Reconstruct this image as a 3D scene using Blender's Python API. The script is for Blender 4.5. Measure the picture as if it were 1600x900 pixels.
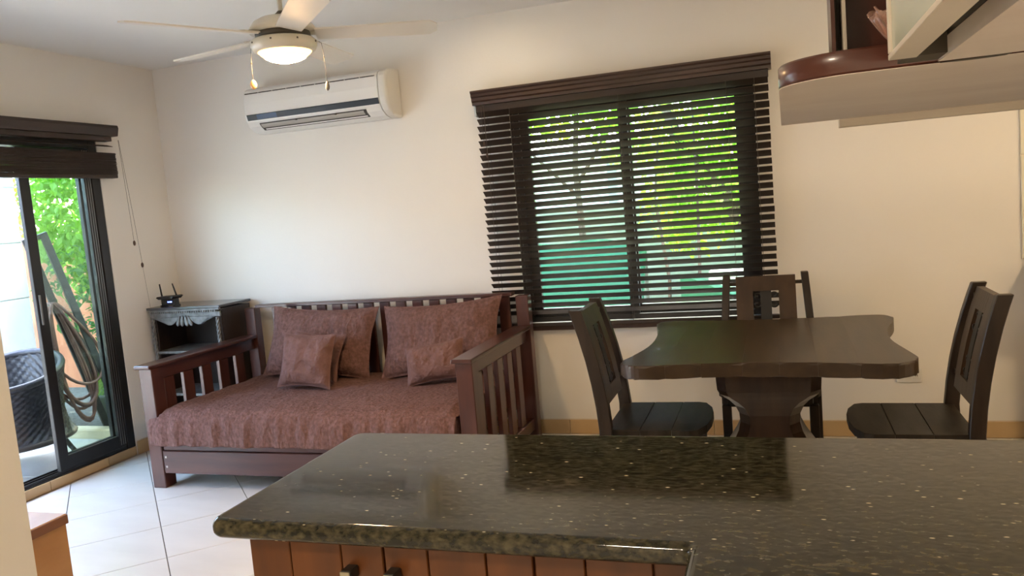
import bpy, bmesh, math, random
from mathutils import Vector, Matrix, noise
random.seed(7)
for o in list(bpy.data.objects): bpy.data.objects.remove(o)
SC = bpy.context.scene
COL = SC.collection
PI = math.pi

# ------------------------------------------------------------------ camera
CH = 1.45
yaw, pit, rol, F = 0.325295896, 0.101368649, -0.084221, 1257.375
cy, sy, cp, sp, cr, sr = math.cos(yaw), math.sin(yaw), math.cos(pit), math.sin(pit), math.cos(rol), math.sin(rol)
fw = Vector((-sy*cp, cy*cp, -sp)); rt = Vector((cy, sy, 0)); up = rt.cross(fw)
r_ = cr*rt + sr*up; u_ = -sr*rt + cr*up
cam = bpy.data.cameras.new('camera'); co = bpy.data.objects.new('camera', cam); COL.objects.link(co)
co.matrix_world = Matrix(((r_.x, u_.x, -fw.x, 0), (r_.y, u_.y, -fw.y, 0), (r_.z, u_.z, -fw.z, CH), (0, 0, 0, 1)))
cam.sensor_width = 36; cam.lens = F/1600*36; cam.clip_start = .02; cam.clip_end = 200
SC.camera = co

# ------------------------------------------------------------------ sky, sun, large lights, exposure
world = bpy.data.worlds.new('sky'); SC.world = world; world.use_nodes = True
wn = world.node_tree; wn.nodes.clear()
wo = wn.nodes.new('ShaderNodeOutputWorld'); wb = wn.nodes.new('ShaderNodeBackground'); ws = wn.nodes.new('ShaderNodeTexSky')
ws.sky_type = 'NISHITA'; ws.sun_disc = False; ws.sun_elevation = math.radians(58); ws.sun_rotation = math.radians(11)
ws.air_density = 1.0; ws.dust_density = 2.5; ws.ozone_density = 1.0
wb.inputs['Strength'].default_value = 2.6
wn.links.new(ws.outputs[0], wb.inputs[0]); wn.links.new(wb.outputs[0], wo.inputs[0])

def lamp(name, kind, loc, energy, color, look=None, **kw):
    l = bpy.data.lights.new(name, kind); l.energy = energy; l.color = color
    for k, v in kw.items(): setattr(l, k, v)
    o = bpy.data.objects.new(name, l); COL.objects.link(o); o.location = loc
    if look is not None: o.rotation_euler = Vector(look).to_track_quat('-Z', 'Y').to_euler()
    return o
SUN = lamp('sun', 'SUN', (0, 0, 10), 11.0, (1, .95, .86), look=(-.10, -.52, -.85), angle=math.radians(.6))
# portals (only guide the sampling of the sky through the openings)
for nm, loc, look, sx, sz in (('door_portal', (-4.30, 2.95, 1.05), (1, 0, 0), 2.4, 2.0), ('window_portal', (-.81, 5.0, 1.38), (0, -1, 0), 1.5, 1.5)):
    p = lamp(nm, 'AREA', loc, 1, (1, 1, 1), look=look, shape='RECTANGLE', size=sx, size_y=sz); p.data.cycles.is_portal = True
# warm kitchen ceiling fitting behind and right of the camera
KIT = lamp('kitchen_lamp', 'AREA', (1.2, .2, 2.53), 60, (1, .83, .63), look=(0, 0, -1), shape='DISK', size=.35)
RGT = lamp('dining_lamp', 'AREA', (2.0, 2.9, 2.50), 14, (1, .72, .40), look=(-.1, .25, -1), shape='DISK', size=.3)
DIN = lamp('hall_lamp', 'AREA', (-1.0, -.6, 2.53), 19, (1, .83, .62), look=(0, 0, -1), shape='DISK', size=.3)

SC.view_settings.view_transform = 'Standard'; SC.view_settings.look = 'None'
SC.view_settings.exposure = 1.0; SC.view_settings.gamma = 1; SC.view_settings.use_curve_mapping = False

# ------------------------------------------------------------------ materials
def mat(name, color, rough=.6, color2=None, scale=6, stretch=(1, 1, 1), metallic=0, bump=0, bscale=40, bstretch=None, spec=.5, coat=0, detail=4, contrast=(.3, .7), emis=None, estr=0, trans=0, sub=None):
    m = bpy.data.materials.new(name); m.use_nodes = True; nt = m.node_tree; b = nt.nodes['Principled BSDF']
    b.inputs['Base Color'].default_value = (*color, 1); b.inputs['Roughness'].default_value = rough
    b.inputs['Metallic'].default_value = metallic; b.inputs['Specular IOR Level'].default_value = spec
    b.inputs['Coat Weight'].default_value = coat; b.inputs['Coat Roughness'].default_value = .12
    b.inputs['Transmission Weight'].default_value = trans
    tc = nt.nodes.new('ShaderNodeTexCoord')
    if color2 is not None:
        mp = nt.nodes.new('ShaderNodeMapping'); mp.inputs['Scale'].default_value = stretch
        n = nt.nodes.new('ShaderNodeTexNoise'); n.inputs['Scale'].default_value = scale; n.inputs['Detail'].default_value = detail
        rp = nt.nodes.new('ShaderNodeValToRGB'); rp.color_ramp.elements[0].position = contrast[0]; rp.color_ramp.elements[1].position = contrast[1]
        rp.color_ramp.elements[0].color = (*color, 1); rp.color_ramp.elements[1].color = (*color2, 1)
        nt.links.new(tc.outputs['Object'], mp.inputs[0]); nt.links.new(mp.outputs[0], n.inputs['Vector'])
        nt.links.new(n.outputs['Fac'], rp.inputs[0]); nt.links.new(rp.outputs[0], b.inputs['Base Color'])
    if bump:
        mp2 = nt.nodes.new('ShaderNodeMapping'); mp2.inputs['Scale'].default_value = bstretch or stretch
        n2 = nt.nodes.new('ShaderNodeTexNoise'); n2.inputs['Scale'].default_value = bscale; n2.inputs['Detail'].default_value = 5
        bp = nt.nodes.new('ShaderNodeBump'); bp.inputs['Strength'].default_value = bump; bp.inputs['Distance'].default_value = .01
        nt.links.new(tc.outputs['Object'], mp2.inputs[0]); nt.links.new(mp2.outputs[0], n2.inputs['Vector'])
        nt.links.new(n2.outputs['Fac'], bp.inputs['Height']); nt.links.new(bp.outputs[0], b.inputs['Normal'])
    if emis: b.inputs['Emission Color'].default_value = (*emis, 1); b.inputs['Emission Strength'].default_value = estr
    return m
M = {}
M['wall'] = mat('wall_paint', (.80, .765, .70), .75, (.83, .795, .735), scale=1.2, bump=.06, bscale=60)
M['ceil'] = mat('ceiling_paint', (.80, .775, .725), .8, (.82, .80, .75), scale=1.0, bump=.05, bscale=50)
M['tile'] = mat('floor_tile', (.64, .62, .575), .28, (.72, .70, .655), scale=2.2, stretch=(1, 3, 1), coat=.15, bump=.015, bscale=9)
M['grout'] = mat('grout', (.16, .14, .12), .9, (.20, .18, .15), scale=20)
M['base'] = mat('baseboard_tile', (.52, .35, .17), .45, (.60, .42, .22), scale=5)
M['baseg'] = mat('baseboard_grout', (.70, .62, .50), .9)
M['bed'] = mat('daybed_wood', (.040, .012, .009), .33, (.098, .030, .019), scale=5, stretch=(3, 3, .5), coat=.25, bump=.05, bscale=30, contrast=(.25, .8))
M['bedx'] = mat('daybed_wood_x', (.040, .012, .009), .33, (.096, .030, .020), scale=5, stretch=(.4, 3, 3), coat=.25, bump=.05, bscale=30, contrast=(.25, .8))
M['bedy'] = mat('daybed_wood_y', (.040, .012, .009), .28, (.075, .024, .017), scale=5, stretch=(3, .4, 3), coat=.3, bump=.05, bscale=30, contrast=(.25, .8))
M['fab'] = mat('brown_matelasse', (.130, .069, .057), .95, (.188, .102, .086), scale=50, bump=1.0, bscale=62, spec=.15, contrast=(.35, .65), bstretch=(1, 1, .55))
M['fab2'] = mat('brown_plain_cotton', (.150, .080, .066), .95, (.195, .106, .090), scale=18, bump=.8, bscale=60, spec=.15)
M['blind'] = mat('blind_wood', (.020, .012, .009), .42, (.034, .020, .014), scale=6, stretch=(.5, 4, 4), bump=.04)
M['valance'] = mat('valance_wood', (.030, .016, .012), .3, (.060, .030, .021), scale=7, stretch=(.4, 4, 4), coat=.25)
M['blindy'] = mat('blind_wood_y', (.026, .015, .010), .45, (.045, .026, .018), scale=6, stretch=(4, .5, 4), bump=.04)
M['cord'] = mat('cord', (.10, .085, .07), .8)
M['alu'] = mat('dark_frame', (.012, .012, .012), .4, (.018, .017, .016), scale=8)
M['alug'] = mat('track_metal', (.28, .28, .27), .35, metallic=.8)
M['sill'] = mat('sill_shadow', (.050, .024, .016), .5, (.085, .040, .026), scale=6, stretch=(.4, 4, 4))  # shadow below the blind, put into the colour of a wooden strip
M['ac'] = mat('ac_plastic', (.80, .78, .74), .32)
M['acs'] = mat('ac_side', (.72, .69, .62), .45)
M['acb'] = mat('ac_band', (.014, .017, .023), .35, spec=.3)
M['acblue'] = mat('ac_display', (.02, .045, .11), .3, spec=.3)
M['acd'] = mat('ac_dark', (.05, .045, .04), .6)
M['acv'] = mat('ac_vane', (.42, .39, .34), .5)
M['fan'] = mat('fan_enamel', (.66, .62, .52), .30, coat=.2)
M['fand'] = mat('fan_dark', (.08, .07, .055), .5)
M['blade'] = mat('fan_blade', (.70, .67, .60), .5, (.74, .71, .64), scale=6)
M['bowl'] = mat('lit_bowl', (1, .8, .5), .4, emis=(1, .62, .29), estr=165)
M['bowle'] = mat('lit_bowl_edge', (1, .6, .25), .4, emis=(1, .52, .14), estr=3.2)
M['amber'] = mat('amber_bead', (.8, .45, .18), .3)
M['pend'] = mat('grey_bead', (.20, .19, .17), .4)
M['black'] = mat('black_plastic', (.012, .012, .013), .4)
M['led'] = mat('blue_led', (.1, .15, .9), .4, emis=(.12, .2, 1), estr=6)
M['bcase'] = mat('bookcase_black', (.018, .012, .010), .42, (.034, .022, .018), scale=6, stretch=(3, 3, .6))
M['btop'] = mat('bookcase_top', (.05, .050, .052), .22, (.085, .085, .088), scale=5, coat=.3)
M['silver'] = mat('bookcase_silver', (.095, .098, .10), .48, (.24, .25, .25), scale=28, bump=.2, bscale=60)
M['dt'] = mat('dining_wood', (.030, .018, .009), .40, (.064, .038, .018), scale=4, stretch=(4, .5, 4), coat=.08, bump=.05, bscale=22, contrast=(.25, .8))
M['dt2'] = mat('dining_wood_b', (.036, .022, .011), .42, (.072, .045, .022), scale=5, stretch=(4, .5, 4), coat=.08, bump=.05, bscale=22, contrast=(.25, .8))
M['dtz'] = mat('dining_wood_z', (.020, .010, .006), .32, (.060, .030, .013), scale=5, stretch=(4, 4, .5), coat=.25, bump=.05, bscale=22, contrast=(.25, .8))
M['dch'] = mat('chair_wood', (.014, .009, .006), .42, (.038, .024, .016), scale=6, stretch=(4, 4, .6), coat=.05, spec=.35, bump=.08, bscale=25, contrast=(.25, .8))
M['dchb'] = mat('chair_panel_wood', (.030, .016, .008), .42, (.075, .038, .017), scale=5, stretch=(3, 3, .6), coat=.05, spec=.35, bump=.08, bscale=25, contrast=(.25, .8))
M['dcs'] = mat('chair_seat_wood', (.018, .014, .010), .46, (.040, .031, .023), scale=6, stretch=(1, 4, 1), coat=0, spec=.18, bump=.06, bscale=20)
M['carv'] = mat('chair_carving', (.008, .007, .006), .5)
M['kw'] = mat('cabinet_wood', (.085, .024, .004), .42, (.15, .047, .008), scale=4, stretch=(4, 4, .5), coat=.1, bump=.04, bscale=22)
M['knob'] = mat('knob_dark', (.02, .018, .015), .4)
M['knobf'] = mat('knob_face', (.42, .38, .27), .35, metallic=.4)
M['uw'] = mat('shelf_wood', (.060, .014, .008), .3, (.092, .023, .012), scale=4, stretch=(.6, 4, 4), coat=.3)
M['uu'] = mat('worn_laminate', (.70, .60, .53), .5, (.78, .69, .61), scale=5, stretch=(1, 2, 1), bump=.05)
M['ulip'] = mat('laminate_lip', (.60, .53, .44), .5, (.65, .58, .49), scale=5)
M['udark'] = mat('shade_chip_dark', (.045, .035, .022), .5)  # shade of the cabinet gap put into the colour; laminate chips share it
M['box'] = mat('bench_wood', (.34, .16, .045), .45, (.48, .25, .085), scale=4, stretch=(2, .8, 2), bump=.05, contrast=(.3, .75))
M['boxd'] = mat('bench_wood_edge', (.14, .055, .02), .45, (.22, .09, .032), scale=6, stretch=(3, .6, 3))
M['bsp'] = mat('backsplash_tile', (.72, .68, .52), .25, (.76, .72, .57), scale=3)
M['plate'] = mat('outlet_plate', (.72, .70, .66), .4)
M['conc'] = mat('patio_concrete', (.33, .34, .33), .8, (.42, .43, .41), scale=3, bump=.1)
M['blk'] = mat('block_wall', (.62, .66, .62), .85, (.78, .80, .76), scale=2.5, bump=.15, bscale=20)
M['blkj'] = mat('block_joint', (.58, .60, .57), .9)
M['curb'] = mat('curb_stone', (.50, .42, .28), .8, (.60, .52, .36), scale=6, bump=.2)
M['soil'] = mat('bed_soil', (.055, .050, .042), .95, (.13, .12, .105), scale=30, bump=1, bscale=40)
M['terra'] = mat('terracotta_wall', (.34, .10, .045), .85, (.44, .15, .07), scale=4, bump=.2)
M['pot'] = mat('grey_pot', (.10, .11, .10), .7, (.16, .17, .15), scale=8)
M['hose'] = mat('hose_rubber', (.11, .048, .036), .5, (.17, .08, .06), scale=12)
M['wick'] = mat('wicker', (.022, .023, .027), .38, (.045, .047, .055), scale=60)
M['wickl'] = mat('wicker_leg', (.05, .042, .036), .5)
M['teal'] = mat('teal_cover', (.002, .075, .030), .7, (.004, .10, .042), scale=2, bump=.1)
M['hwall'] = mat('neighbour_wall', (.62, .68, .62), .85, (.72, .76, .70), scale=1)
M['gwall'] = mat('garden_wall', (.19, .22, .19), .9, (.28, .31, .27), scale=3, bump=.2)
M['grass'] = mat('garden_ground', (.10, .13, .05), .95, (.24, .20, .12), scale=6, bump=.3)
M['bark'] = mat('bark', (.07, .05, .035), .9, (.15, .11, .08), scale=12, stretch=(3, 3, .5), bump=.5)
M['roof'] = mat('shade_eave', (.55, .50, .42), .9)  # for the unseen overhangs added to block the sun
M['tassel'] = mat('tassel', (.06, .03, .018), .5)
M['bolt'] = mat('bolt', (.5, .42, .36), .35, metallic=.7)
M['darkw'] = mat('leaning_timber', (.035, .033, .030), .6, (.06, .055, .05), scale=8, stretch=(3, 3, .6))
M['tag'] = mat('pale_bracket', (.52, .56, .56), .5)

def leafmat(name, c, c2, tr):
    m = mat(name, c, .5, c2, scale=1.7, contrast=(.35, .65)); nt = m.node_tree; b = nt.nodes['Principled BSDF']
    t = nt.nodes.new('ShaderNodeBsdfTranslucent'); t.inputs[0].default_value = (*tr, 1)
    mx = nt.nodes.new('ShaderNodeMixShader'); mx.inputs[0].default_value = .5
    out = nt.nodes['Material Output']
    nt.links.new(b.outputs[0], mx.inputs[1]); nt.links.new(t.outputs[0], mx.inputs[2]); nt.links.new(mx.outputs[0], out.inputs[0])
    return m
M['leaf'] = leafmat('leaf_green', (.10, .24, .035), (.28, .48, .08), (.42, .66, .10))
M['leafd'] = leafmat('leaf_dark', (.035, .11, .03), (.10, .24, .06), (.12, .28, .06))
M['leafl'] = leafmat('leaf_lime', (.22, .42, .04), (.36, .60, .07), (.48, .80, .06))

def glassmat(name, tint, alpha):
    # thin pane: mostly clear, with a mirror-like coat
    m = bpy.data.materials.new(name); m.use_nodes = True; nt = m.node_tree; nt.nodes.clear()
    out = nt.nodes.new('ShaderNodeOutputMaterial'); t = nt.nodes.new('ShaderNodeBsdfTransparent'); t.inputs[0].default_value = (*tint, 1)
    g = nt.nodes.new('ShaderNodeBsdfGlossy'); g.inputs['Roughness'].default_value = .02
    lw = nt.nodes.new('ShaderNodeLayerWeight'); lw.inputs[0].default_value = .5
    pw = nt.nodes.new('ShaderNodeMath'); pw.operation = 'POWER'; pw.inputs[1].default_value = 4; nt.links.new(lw.outputs['Facing'], pw.inputs[0])
    fr = nt.nodes.new('ShaderNodeMath'); fr.operation = 'MULTIPLY_ADD'; fr.inputs[1].default_value = .8; fr.inputs[2].default_value = .035; nt.links.new(pw.outputs[0], fr.inputs[0])
    mx = nt.nodes.new('ShaderNodeMixShader')
    nt.links.new(fr.outputs[0], mx.inputs[0]); nt.links.new(t.outputs[0], mx.inputs[1]); nt.links.new(g.outputs[0], mx.inputs[2])
    nt.links.new(mx.outputs[0], out.inputs[0]); return m
M['glass'] = glassmat('window_glass', (.90, .95, .92), 0)
m = bpy.data.materials.new('cabinet_glass'); m.use_nodes = True; b = m.node_tree.nodes['Principled BSDF']
b.inputs['Base Color'].default_value = (.72, .76, .62, 1); b.inputs['Roughness'].default_value = .18; b.inputs['Transmission Weight'].default_value = .35; M['cglass'] = m
m = bpy.data.materials.new('pink_crystal'); m.use_nodes = True; b = m.node_tree.nodes['Principled BSDF']
b.inputs['Base Color'].default_value = (.95, .62, .50, 1); b.inputs['Roughness'].default_value = .08; b.inputs['Transmission Weight'].default_value = .75; M['crystal'] = m
m = bpy.data.materials.new('mesh_screen'); m.use_nodes = True; nt = m.node_tree; b = nt.nodes['Principled BSDF']
b.inputs['Base Color'].default_value = (.20, .24, .20, 1); b.inputs['Alpha'].default_value = .22; M['screen'] = m

# granite: black-green stone with light flecks
m = bpy.data.materials.new('granite'); m.use_nodes = True; nt = m.node_tree; b = nt.nodes['Principled BSDF']
tc = nt.nodes.new('ShaderNodeTexCoord')
def N(t, **k):
    n = nt.nodes.new(t)
    for a, v in k.items(): n.inputs[a].default_value = v
    return n
def ramp(p0, c0, p1, c1):
    r = nt.nodes.new('ShaderNodeValToRGB'); e = r.color_ramp.elements
    e[0].position = p0; e[0].color = (*c0, 1); e[1].position = p1; e[1].color = (*c1, 1); return r
n1 = N('ShaderNodeTexNoise', Scale=85, Detail=4); r1 = ramp(.38, (.010, .010, .006), .72, (.086, .074, .040))
v1 = N('ShaderNodeTexVoronoi', Scale=42); r2 = ramp(.07, (1, 1, 1), .14, (0, 0, 0))
n2 = N('ShaderNodeTexNoise', Scale=30, Detail=2); r3 = ramp(.50, (0, 0, 0), .56, (1, 1, 1))
mp = nt.nodes.new('ShaderNodeMapping'); mp.inputs['Scale'].default_value = (.7, 1.5, 1); mp.inputs['Rotation'].default_value = (0, 0, .5)
nt.links.new(tc.outputs['Object'], mp.inputs[0])
for n in (n1, v1, n2): nt.links.new(mp.outputs[0], n.inputs['Vector'])
nt.links.new(n1.outputs['Fac'], r1.inputs[0]); nt.links.new(v1.outputs['Distance'], r2.inputs[0]); nt.links.new(n2.outputs['Fac'], r3.inputs[0])
mu = nt.nodes.new('ShaderNodeMath'); mu.operation = 'MULTIPLY'; nt.links.new(r2.outputs[0], mu.inputs[0]); nt.links.new(r3.outputs[0], mu.inputs[1])
mx = nt.nodes.new('ShaderNodeMix'); mx.data_type = 'RGBA'; nt.links.new(mu.outputs[0], mx.inputs['Factor']); nt.links.new(r1.outputs[0], mx.inputs['A'])
mx.inputs['B'].default_value = (.62, .55, .38, 1); nt.links.new(mx.outputs['Result'], b.inputs['Base Color'])
b.inputs['Roughness'].default_value = .07; b.inputs['Specular IOR Level'].default_value = .5
M['granite'] = m

# ------------------------------------------------------------------ mesh helpers
def merge(bm, tmp, mtx=None):
    mp_ = {}
    for v in tmp.verts: mp_[v] = bm.verts.new(mtx @ v.co if mtx else v.co)
    for f in tmp.faces:
        nf = bm.faces.new([mp_[v] for v in f.verts]); nf.smooth = f.smooth
    tmp.free()
def bx(bm, x0, x1, y0, y1, z0, z1, bev=0, seg=1, mtx=None):
    t = bmesh.new()
    vs = [t.verts.new((x, y, z)) for z in (z0, z1) for y in (y0, y1) for x in (x0, x1)]
    for f in ((0, 2, 3, 1), (4, 5, 7, 6), (0, 1, 5, 4), (2, 6, 7, 3), (0, 4, 6, 2), (1, 3, 7, 5)): t.faces.new([vs[i] for i in f])
    if bev: bmesh.ops.bevel(t, geom=list(t.edges), offset=bev, segments=seg, affect='EDGES', profile=.5)
    merge(bm, t, mtx); return bm
def prism(bm, poly, z0, z1, bev=0, seg=1, mtx=None, axis='Z'):
    t = bmesh.new()
    def P(a, b, c): return (a, b, c) if axis == 'Z' else ((a, c, b) if axis == 'Y' else (c, a, b))
    lo = [t.verts.new(P(x, y, z0)) for x, y in poly]; hi = [t.verts.new(P(x, y, z1)) for x, y in poly]
    n = len(poly); caps = [t.faces.new(lo[::-1]), t.faces.new(hi)]
    for i in range(n): t.faces.new((lo[i], lo[(i+1) % n], hi[(i+1) % n], hi[i]))
    bmesh.ops.recalc_face_normals(t, faces=t.faces)
    if bev:
        es = set()
        for f in caps:
            for e in f.edges: es.add(e)
        bmesh.ops.bevel(t, geom=list(es), offset=bev, segments=seg, affect='EDGES', profile=.5)
    merge(bm, t, mtx); return bm
def tube(bm, pts, r, seg=8, closed=False, cap=True):
    pts = [Vector(p) for p in pts]; n = len(pts); rings = []; ref = None
    for i, p in enumerate(pts):
        if closed: d = pts[(i+1) % n] - pts[i-1]
        else: d = pts[min(i+1, n-1)] - pts[max(i-1, 0)]
        d.normalize()
        if ref is None: ref = Vector((0, 0, 1)) if abs(d.z) < .9 else Vector((1, 0, 0))
        a = (ref - d*ref.dot(d)).normalized(); ref = a; c = d.cross(a)
        rr = r[i] if isinstance(r, (list, tuple)) else r
        rings.append([bm.verts.new(p + rr*(math.cos(2*PI*k/seg)*a + math.sin(2*PI*k/seg)*c)) for k in range(seg)])
    m = n if closed else n-1
    for i in range(m):
        A, B = rings[i], rings[(i+1) % n]
        for k in range(seg):
            f = bm.faces.new((A[k], A[(k+1) % seg], B[(k+1) % seg], B[k])); f.smooth = True
    if cap and not closed: bm.faces.new(rings[0][::-1]); bm.faces.new(rings[-1])
    return bm
def lathe(bm, prof, seg=24, c=(0, 0, 0), capb=True, capt=True):
    rings = []
    for r, z in prof: rings.append([bm.verts.new((c[0]+r*math.cos(2*PI*k/seg), c[1]+r*math.sin(2*PI*k/seg), c[2]+z)) for k in range(seg)])
    for A, B in zip(rings, rings[1:]):
        for k in range(seg):
            f = bm.faces.new((A[k], A[(k+1) % seg], B[(k+1) % seg], B[k])); f.smooth = True
    if capb: bm.faces.new(rings[0][::-1])
    if capt: bm.faces.new(rings[-1])
    return bm
def grid(bm, nu, nv, fn, smooth=True, closeu=False):
    vs = [[bm.verts.new(fn(i/(nu if closeu else nu-1), j/(nv-1))) for j in range(nv)] for i in range(nu)]
    for i in range(nu if closeu else nu-1):
        for j in range(nv-1):
            f = bm.faces.new((vs[i][j], vs[(i+1) % nu][j], vs[(i+1) % nu][j+1], vs[i][j+1])); f.smooth = smooth
    return vs
def obj(name, bm, m, parent=None, kind=None, label=None, recalc=True):
    if recalc: bmesh.ops.recalc_face_normals(bm, faces=bm.faces)
    me = bpy.data.meshes.new(name); bm.to_mesh(me); bm.free(); me.materials.append(m)
    o = bpy.data.objects.new(name, me); COL.objects.link(o)
    if parent is not None: o.parent = parent
    if kind: o['kind'] = kind
    if label: o['label'] = label
    return o
def B(): return bmesh.new()
def thing(name, label, cat, loc=(0, 0, 0), rz=0, group=None):
    o = bpy.data.objects.new(name, None); COL.objects.link(o); o.location = loc; o.rotation_euler = (0, 0, rz)
    o.empty_display_size = .05; o['label'] = label; o['category'] = cat
    if group: o['group'] = group
    return o
def tag(o, label, cat, group=None, kind=None):
    o['label'] = label; o['category'] = cat
    if group: o['group'] = group
    if kind: o['kind'] = kind
    return o
def clone(o, parent, loc=None, rot=None, scale=None):
    c = o.copy(); COL.objects.link(c); c.parent = parent
    if loc is not None: c.location = loc
    if rot is not None: c.rotation_euler = rot
    if scale is not None: c.scale = scale
    return c
def dup(root, loc, rz, label):
    r = root.copy(); COL.objects.link(r); r.location = loc; r.rotation_euler = (0, 0, rz); r['label'] = label
    for ch in list(root.children):
        c = ch.copy(); COL.objects.link(c); c.parent = r
        for g in list(ch.children):
            d = g.copy(); COL.objects.link(d); d.parent = c
    return r
def clip(poly, a, b, c):  # keep a*x+b*y<=c
    out = []
    for i in range(len(poly)):
        p, q = poly[i], poly[(i+1) % len(poly)]; dp = a*p[0]+b*p[1]-c; dq = a*q[0]+b*q[1]-c
        if dp <= 0: out.append(p)
        if dp*dq < 0:
            t = dp/(dp-dq); out.append((p[0]+t*(q[0]-p[0]), p[1]+t*(q[1]-p[1])))
    return out

# ------------------------------------------------------------------ the room
XL, XR, YB, YF, ZC = -4.165, 2.7, 4.78, -1.6, 2.62
T = .15
floor = obj('floor', bx(B(), XL-.0, XR, YF, YB, -.12, -.006), M['grout'], kind='structure')
S2 = math.sqrt(2); d = .6225; half = .4
def tile_poly(i, j, g=.0022):
    # axes s=x+y, t=y-x ; cells of width .6225
    s0, s1 = .105+d*i+g*S2, .105+d*(i+1)-g*S2; t0, t1 = 6.125+d*j+g*S2, 6.125+d*(j+1)-g*S2
    P = lambda s, t: ((s-t)/2, (s+t)/2)
    return [P(s0, t0), P(s1, t0), P(s1, t1), P(s0, t1)]
for i in range(-12, 13):
    for j in range(-18, 6):
        p = tile_poly(i, j)
        for a, b2, c in ((1, 0, XR-.01), (-1, 0, -(XL+.01)), (0, 1, YB-.012), (0, -1, -(YF+.01))):
            p = clip(p, a, b2, c)
            if len(p) < 3: break
        if len(p) < 3: continue
        area = abs(sum(p[k][0]*p[(k+1) % len(p)][1]-p[(k+1) % len(p)][0]*p[k][1] for k in range(len(p))))/2
        if area < .004: continue
        obj('tile', prism(B(), p, -.006, 0, bev=.0012), M['tile'], floor)
ceiling = obj('ceiling', bx(B(), XL-T, XR+T, YF-T, YB+T, ZC, ZC+.12), M['ceil'], kind='structure')
# back wall with window opening x -1.545..-.10, z .70..2.06
WX0, WX1, WZ0, WZ1 = -1.545, -.10, .70, 2.06
bm = B()
bx(bm, XL-T, WX0, YB, YB+T, -.1, ZC); bx(bm, WX1, XR+T, YB, YB+T, -.1, ZC); bx(bm, WX0, WX1, YB, YB+T, -.1, WZ0); bx(bm, WX0, WX1, YB, YB+T, WZ1, ZC)
wall_back = obj('wall_back', bm, M['wall'], kind='structure')
# left wall with the patio door opening y 1.75..4.19, z .06..2.1
DY0, DY1, DZ = 1.75, 4.192, 2.10
bm = B()
bx(bm, XL-T, XL, DY1, YB, -.1, ZC); bx(bm, XL-T, XL, YF-T, DY0, -.1, ZC); bx(bm, XL-T, XL, DY0, DY1, DZ, ZC)
wall_left = obj('wall_left', bm, M['wall'], kind='structure')
wall_right = obj('wall_right', bx(B(), XR, XR+T, YF-T, YB, -.1, ZC), M['wall'], kind='structure')
wall_front = obj('wall_front', bx(B(), XL-T, XR+T, YF-T, YF, -.1, ZC), M['wall'], kind='structure')
wall_partition = obj('wall_partition', bx(B(), XL, -1.872, 1.38, 1.50, 0, ZC), M['wall'], kind='structure')
# baseboards of single tiles
bb = obj('baseboard_back', bx(B(), XL, 1.19, YB-.004, YB, 0, .094), M['baseg'], kind='structure')
x = XL+.004
k = 0
edges = [XL+.014]
e = -1.3+.44*-7
while e < 1.19:
    if e > XL+.05: edges.append(e)
    e += .44
edges.append(1.19)
for a, b2 in zip(edges, edges[1:]): obj('tile', bx(B(), a+.0015, b2-.0015, YB-.014, YB-.004, .001, .09, .0015), M['base'], bb)
bl = obj('baseboard_left', bx(B(), XL, XL+.004, DY1, YB-.014, 0, .094), M['baseg'], kind='structure')
for a, b2 in ((DY1+.002, 4.40), (4.403, YB-.016)): obj('tile', bx(B(), XL+.004, XL+.014, a, b2, .001, .09, .0015), M['base'], bl)
# threshold curb of the patio door
tr = obj('trim_1', bx(B(), XL-T, XL-.012, DY0, DY1, -.1, .045), M['baseg'], kind='structure')
y = DY0
while y < DY1-.02:
    y2 = min(y+.44, DY1); obj('tile', bx(B(), XL-.012, XL-.001, y+.0015, y2-.0015, .001, .058, .002), M['base'], tr)
    obj('tile', bx(B(), XL-.05, XL-.012, y+.0015, y2-.0015, .045, .058, .002), M['base'], tr); y = y2
shade_eave = obj('trim_2', bx(B(), XL-1.0, XR+T, YB+T, YB+T+.45, 2.42, 2.50), M['roof'], kind='structure')  # unseen overhang added to keep sun off the window
shade_eave2 = obj('trim_3', bx(B(), XL-.75, XL-T, 1.2, YB+T, 2.42, 2.50), M['roof'], kind='structure')  # unseen overhang added over the patio, width set for its shade

# patio door: outer frame, stacked sliding leaves at the far side
door = obj('door_1', (lambda bm: (bx(bm, XL-.13, XL-.005, DY1-.065, DY1, .06, DZ, .002), bx(bm, XL-.13, XL-.005, DY0, DY0+.05, .06, DZ, .002), bx(bm, XL-.13, XL-.005, DY0+.05, DY1-.065, DZ-.06, DZ, .002), bm)[-1])(B()), M['alu'], kind='structure')
bm = B()
for xx in (XL-.055, XL-.095): bx(bm, xx-.004, xx+.004, DY1-.073, DY1-.065, .085, DZ-.06)
for yy in (4.078, 4.096, 4.113): bx(bm, XL-.0119, XL-.0100, yy, yy+.005, .10, DZ-.07)
obj('track', bm, M['alug'], door, kind='stuff', label='pale metal strips in the dark jamb')
bm = B(); bx(bm, XL-.13, XL-.012, DY0+.05, DY1-.065, .058, .066)
for xx in (XL-.025, XL-.065, XL-.105): bx(bm, xx-.004, xx+.004, DY0+.05, DY1-.065, .066, .082)
obj('threshold_track', bm, M['alu'], door)
def door_leaf(x0, ya, yb, hx=None):
    bm = B(); x1 = x0+.03
    bx(bm, x0, x1, ya, ya+.068, .083, DZ-.065, .003); bx(bm, x0, x1, yb-.055, yb, .083, DZ-.065, .003)
    bx(bm, x0, x1, ya+.062, yb-.055, .083, .165, .003); bx(bm, x0, x1, ya+.062, yb-.055, DZ-.12, DZ-.065, .003)
    o = obj('door_panel', bm, M['alu'], door)
    obj('pane', bx(B(), x0+.013, x0+.017, ya+.062, yb-.055, .165, DZ-.12), M['glass'], o)
    return o
lf = door_leaf(XL-.042, 3.602, 4.124); door_leaf(XL-.084, 3.640, 4.12)
bm = B(); bx(bm, XL-.012, XL-.003, 3.615, 3.628, .98, 1.16, .002)
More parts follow.
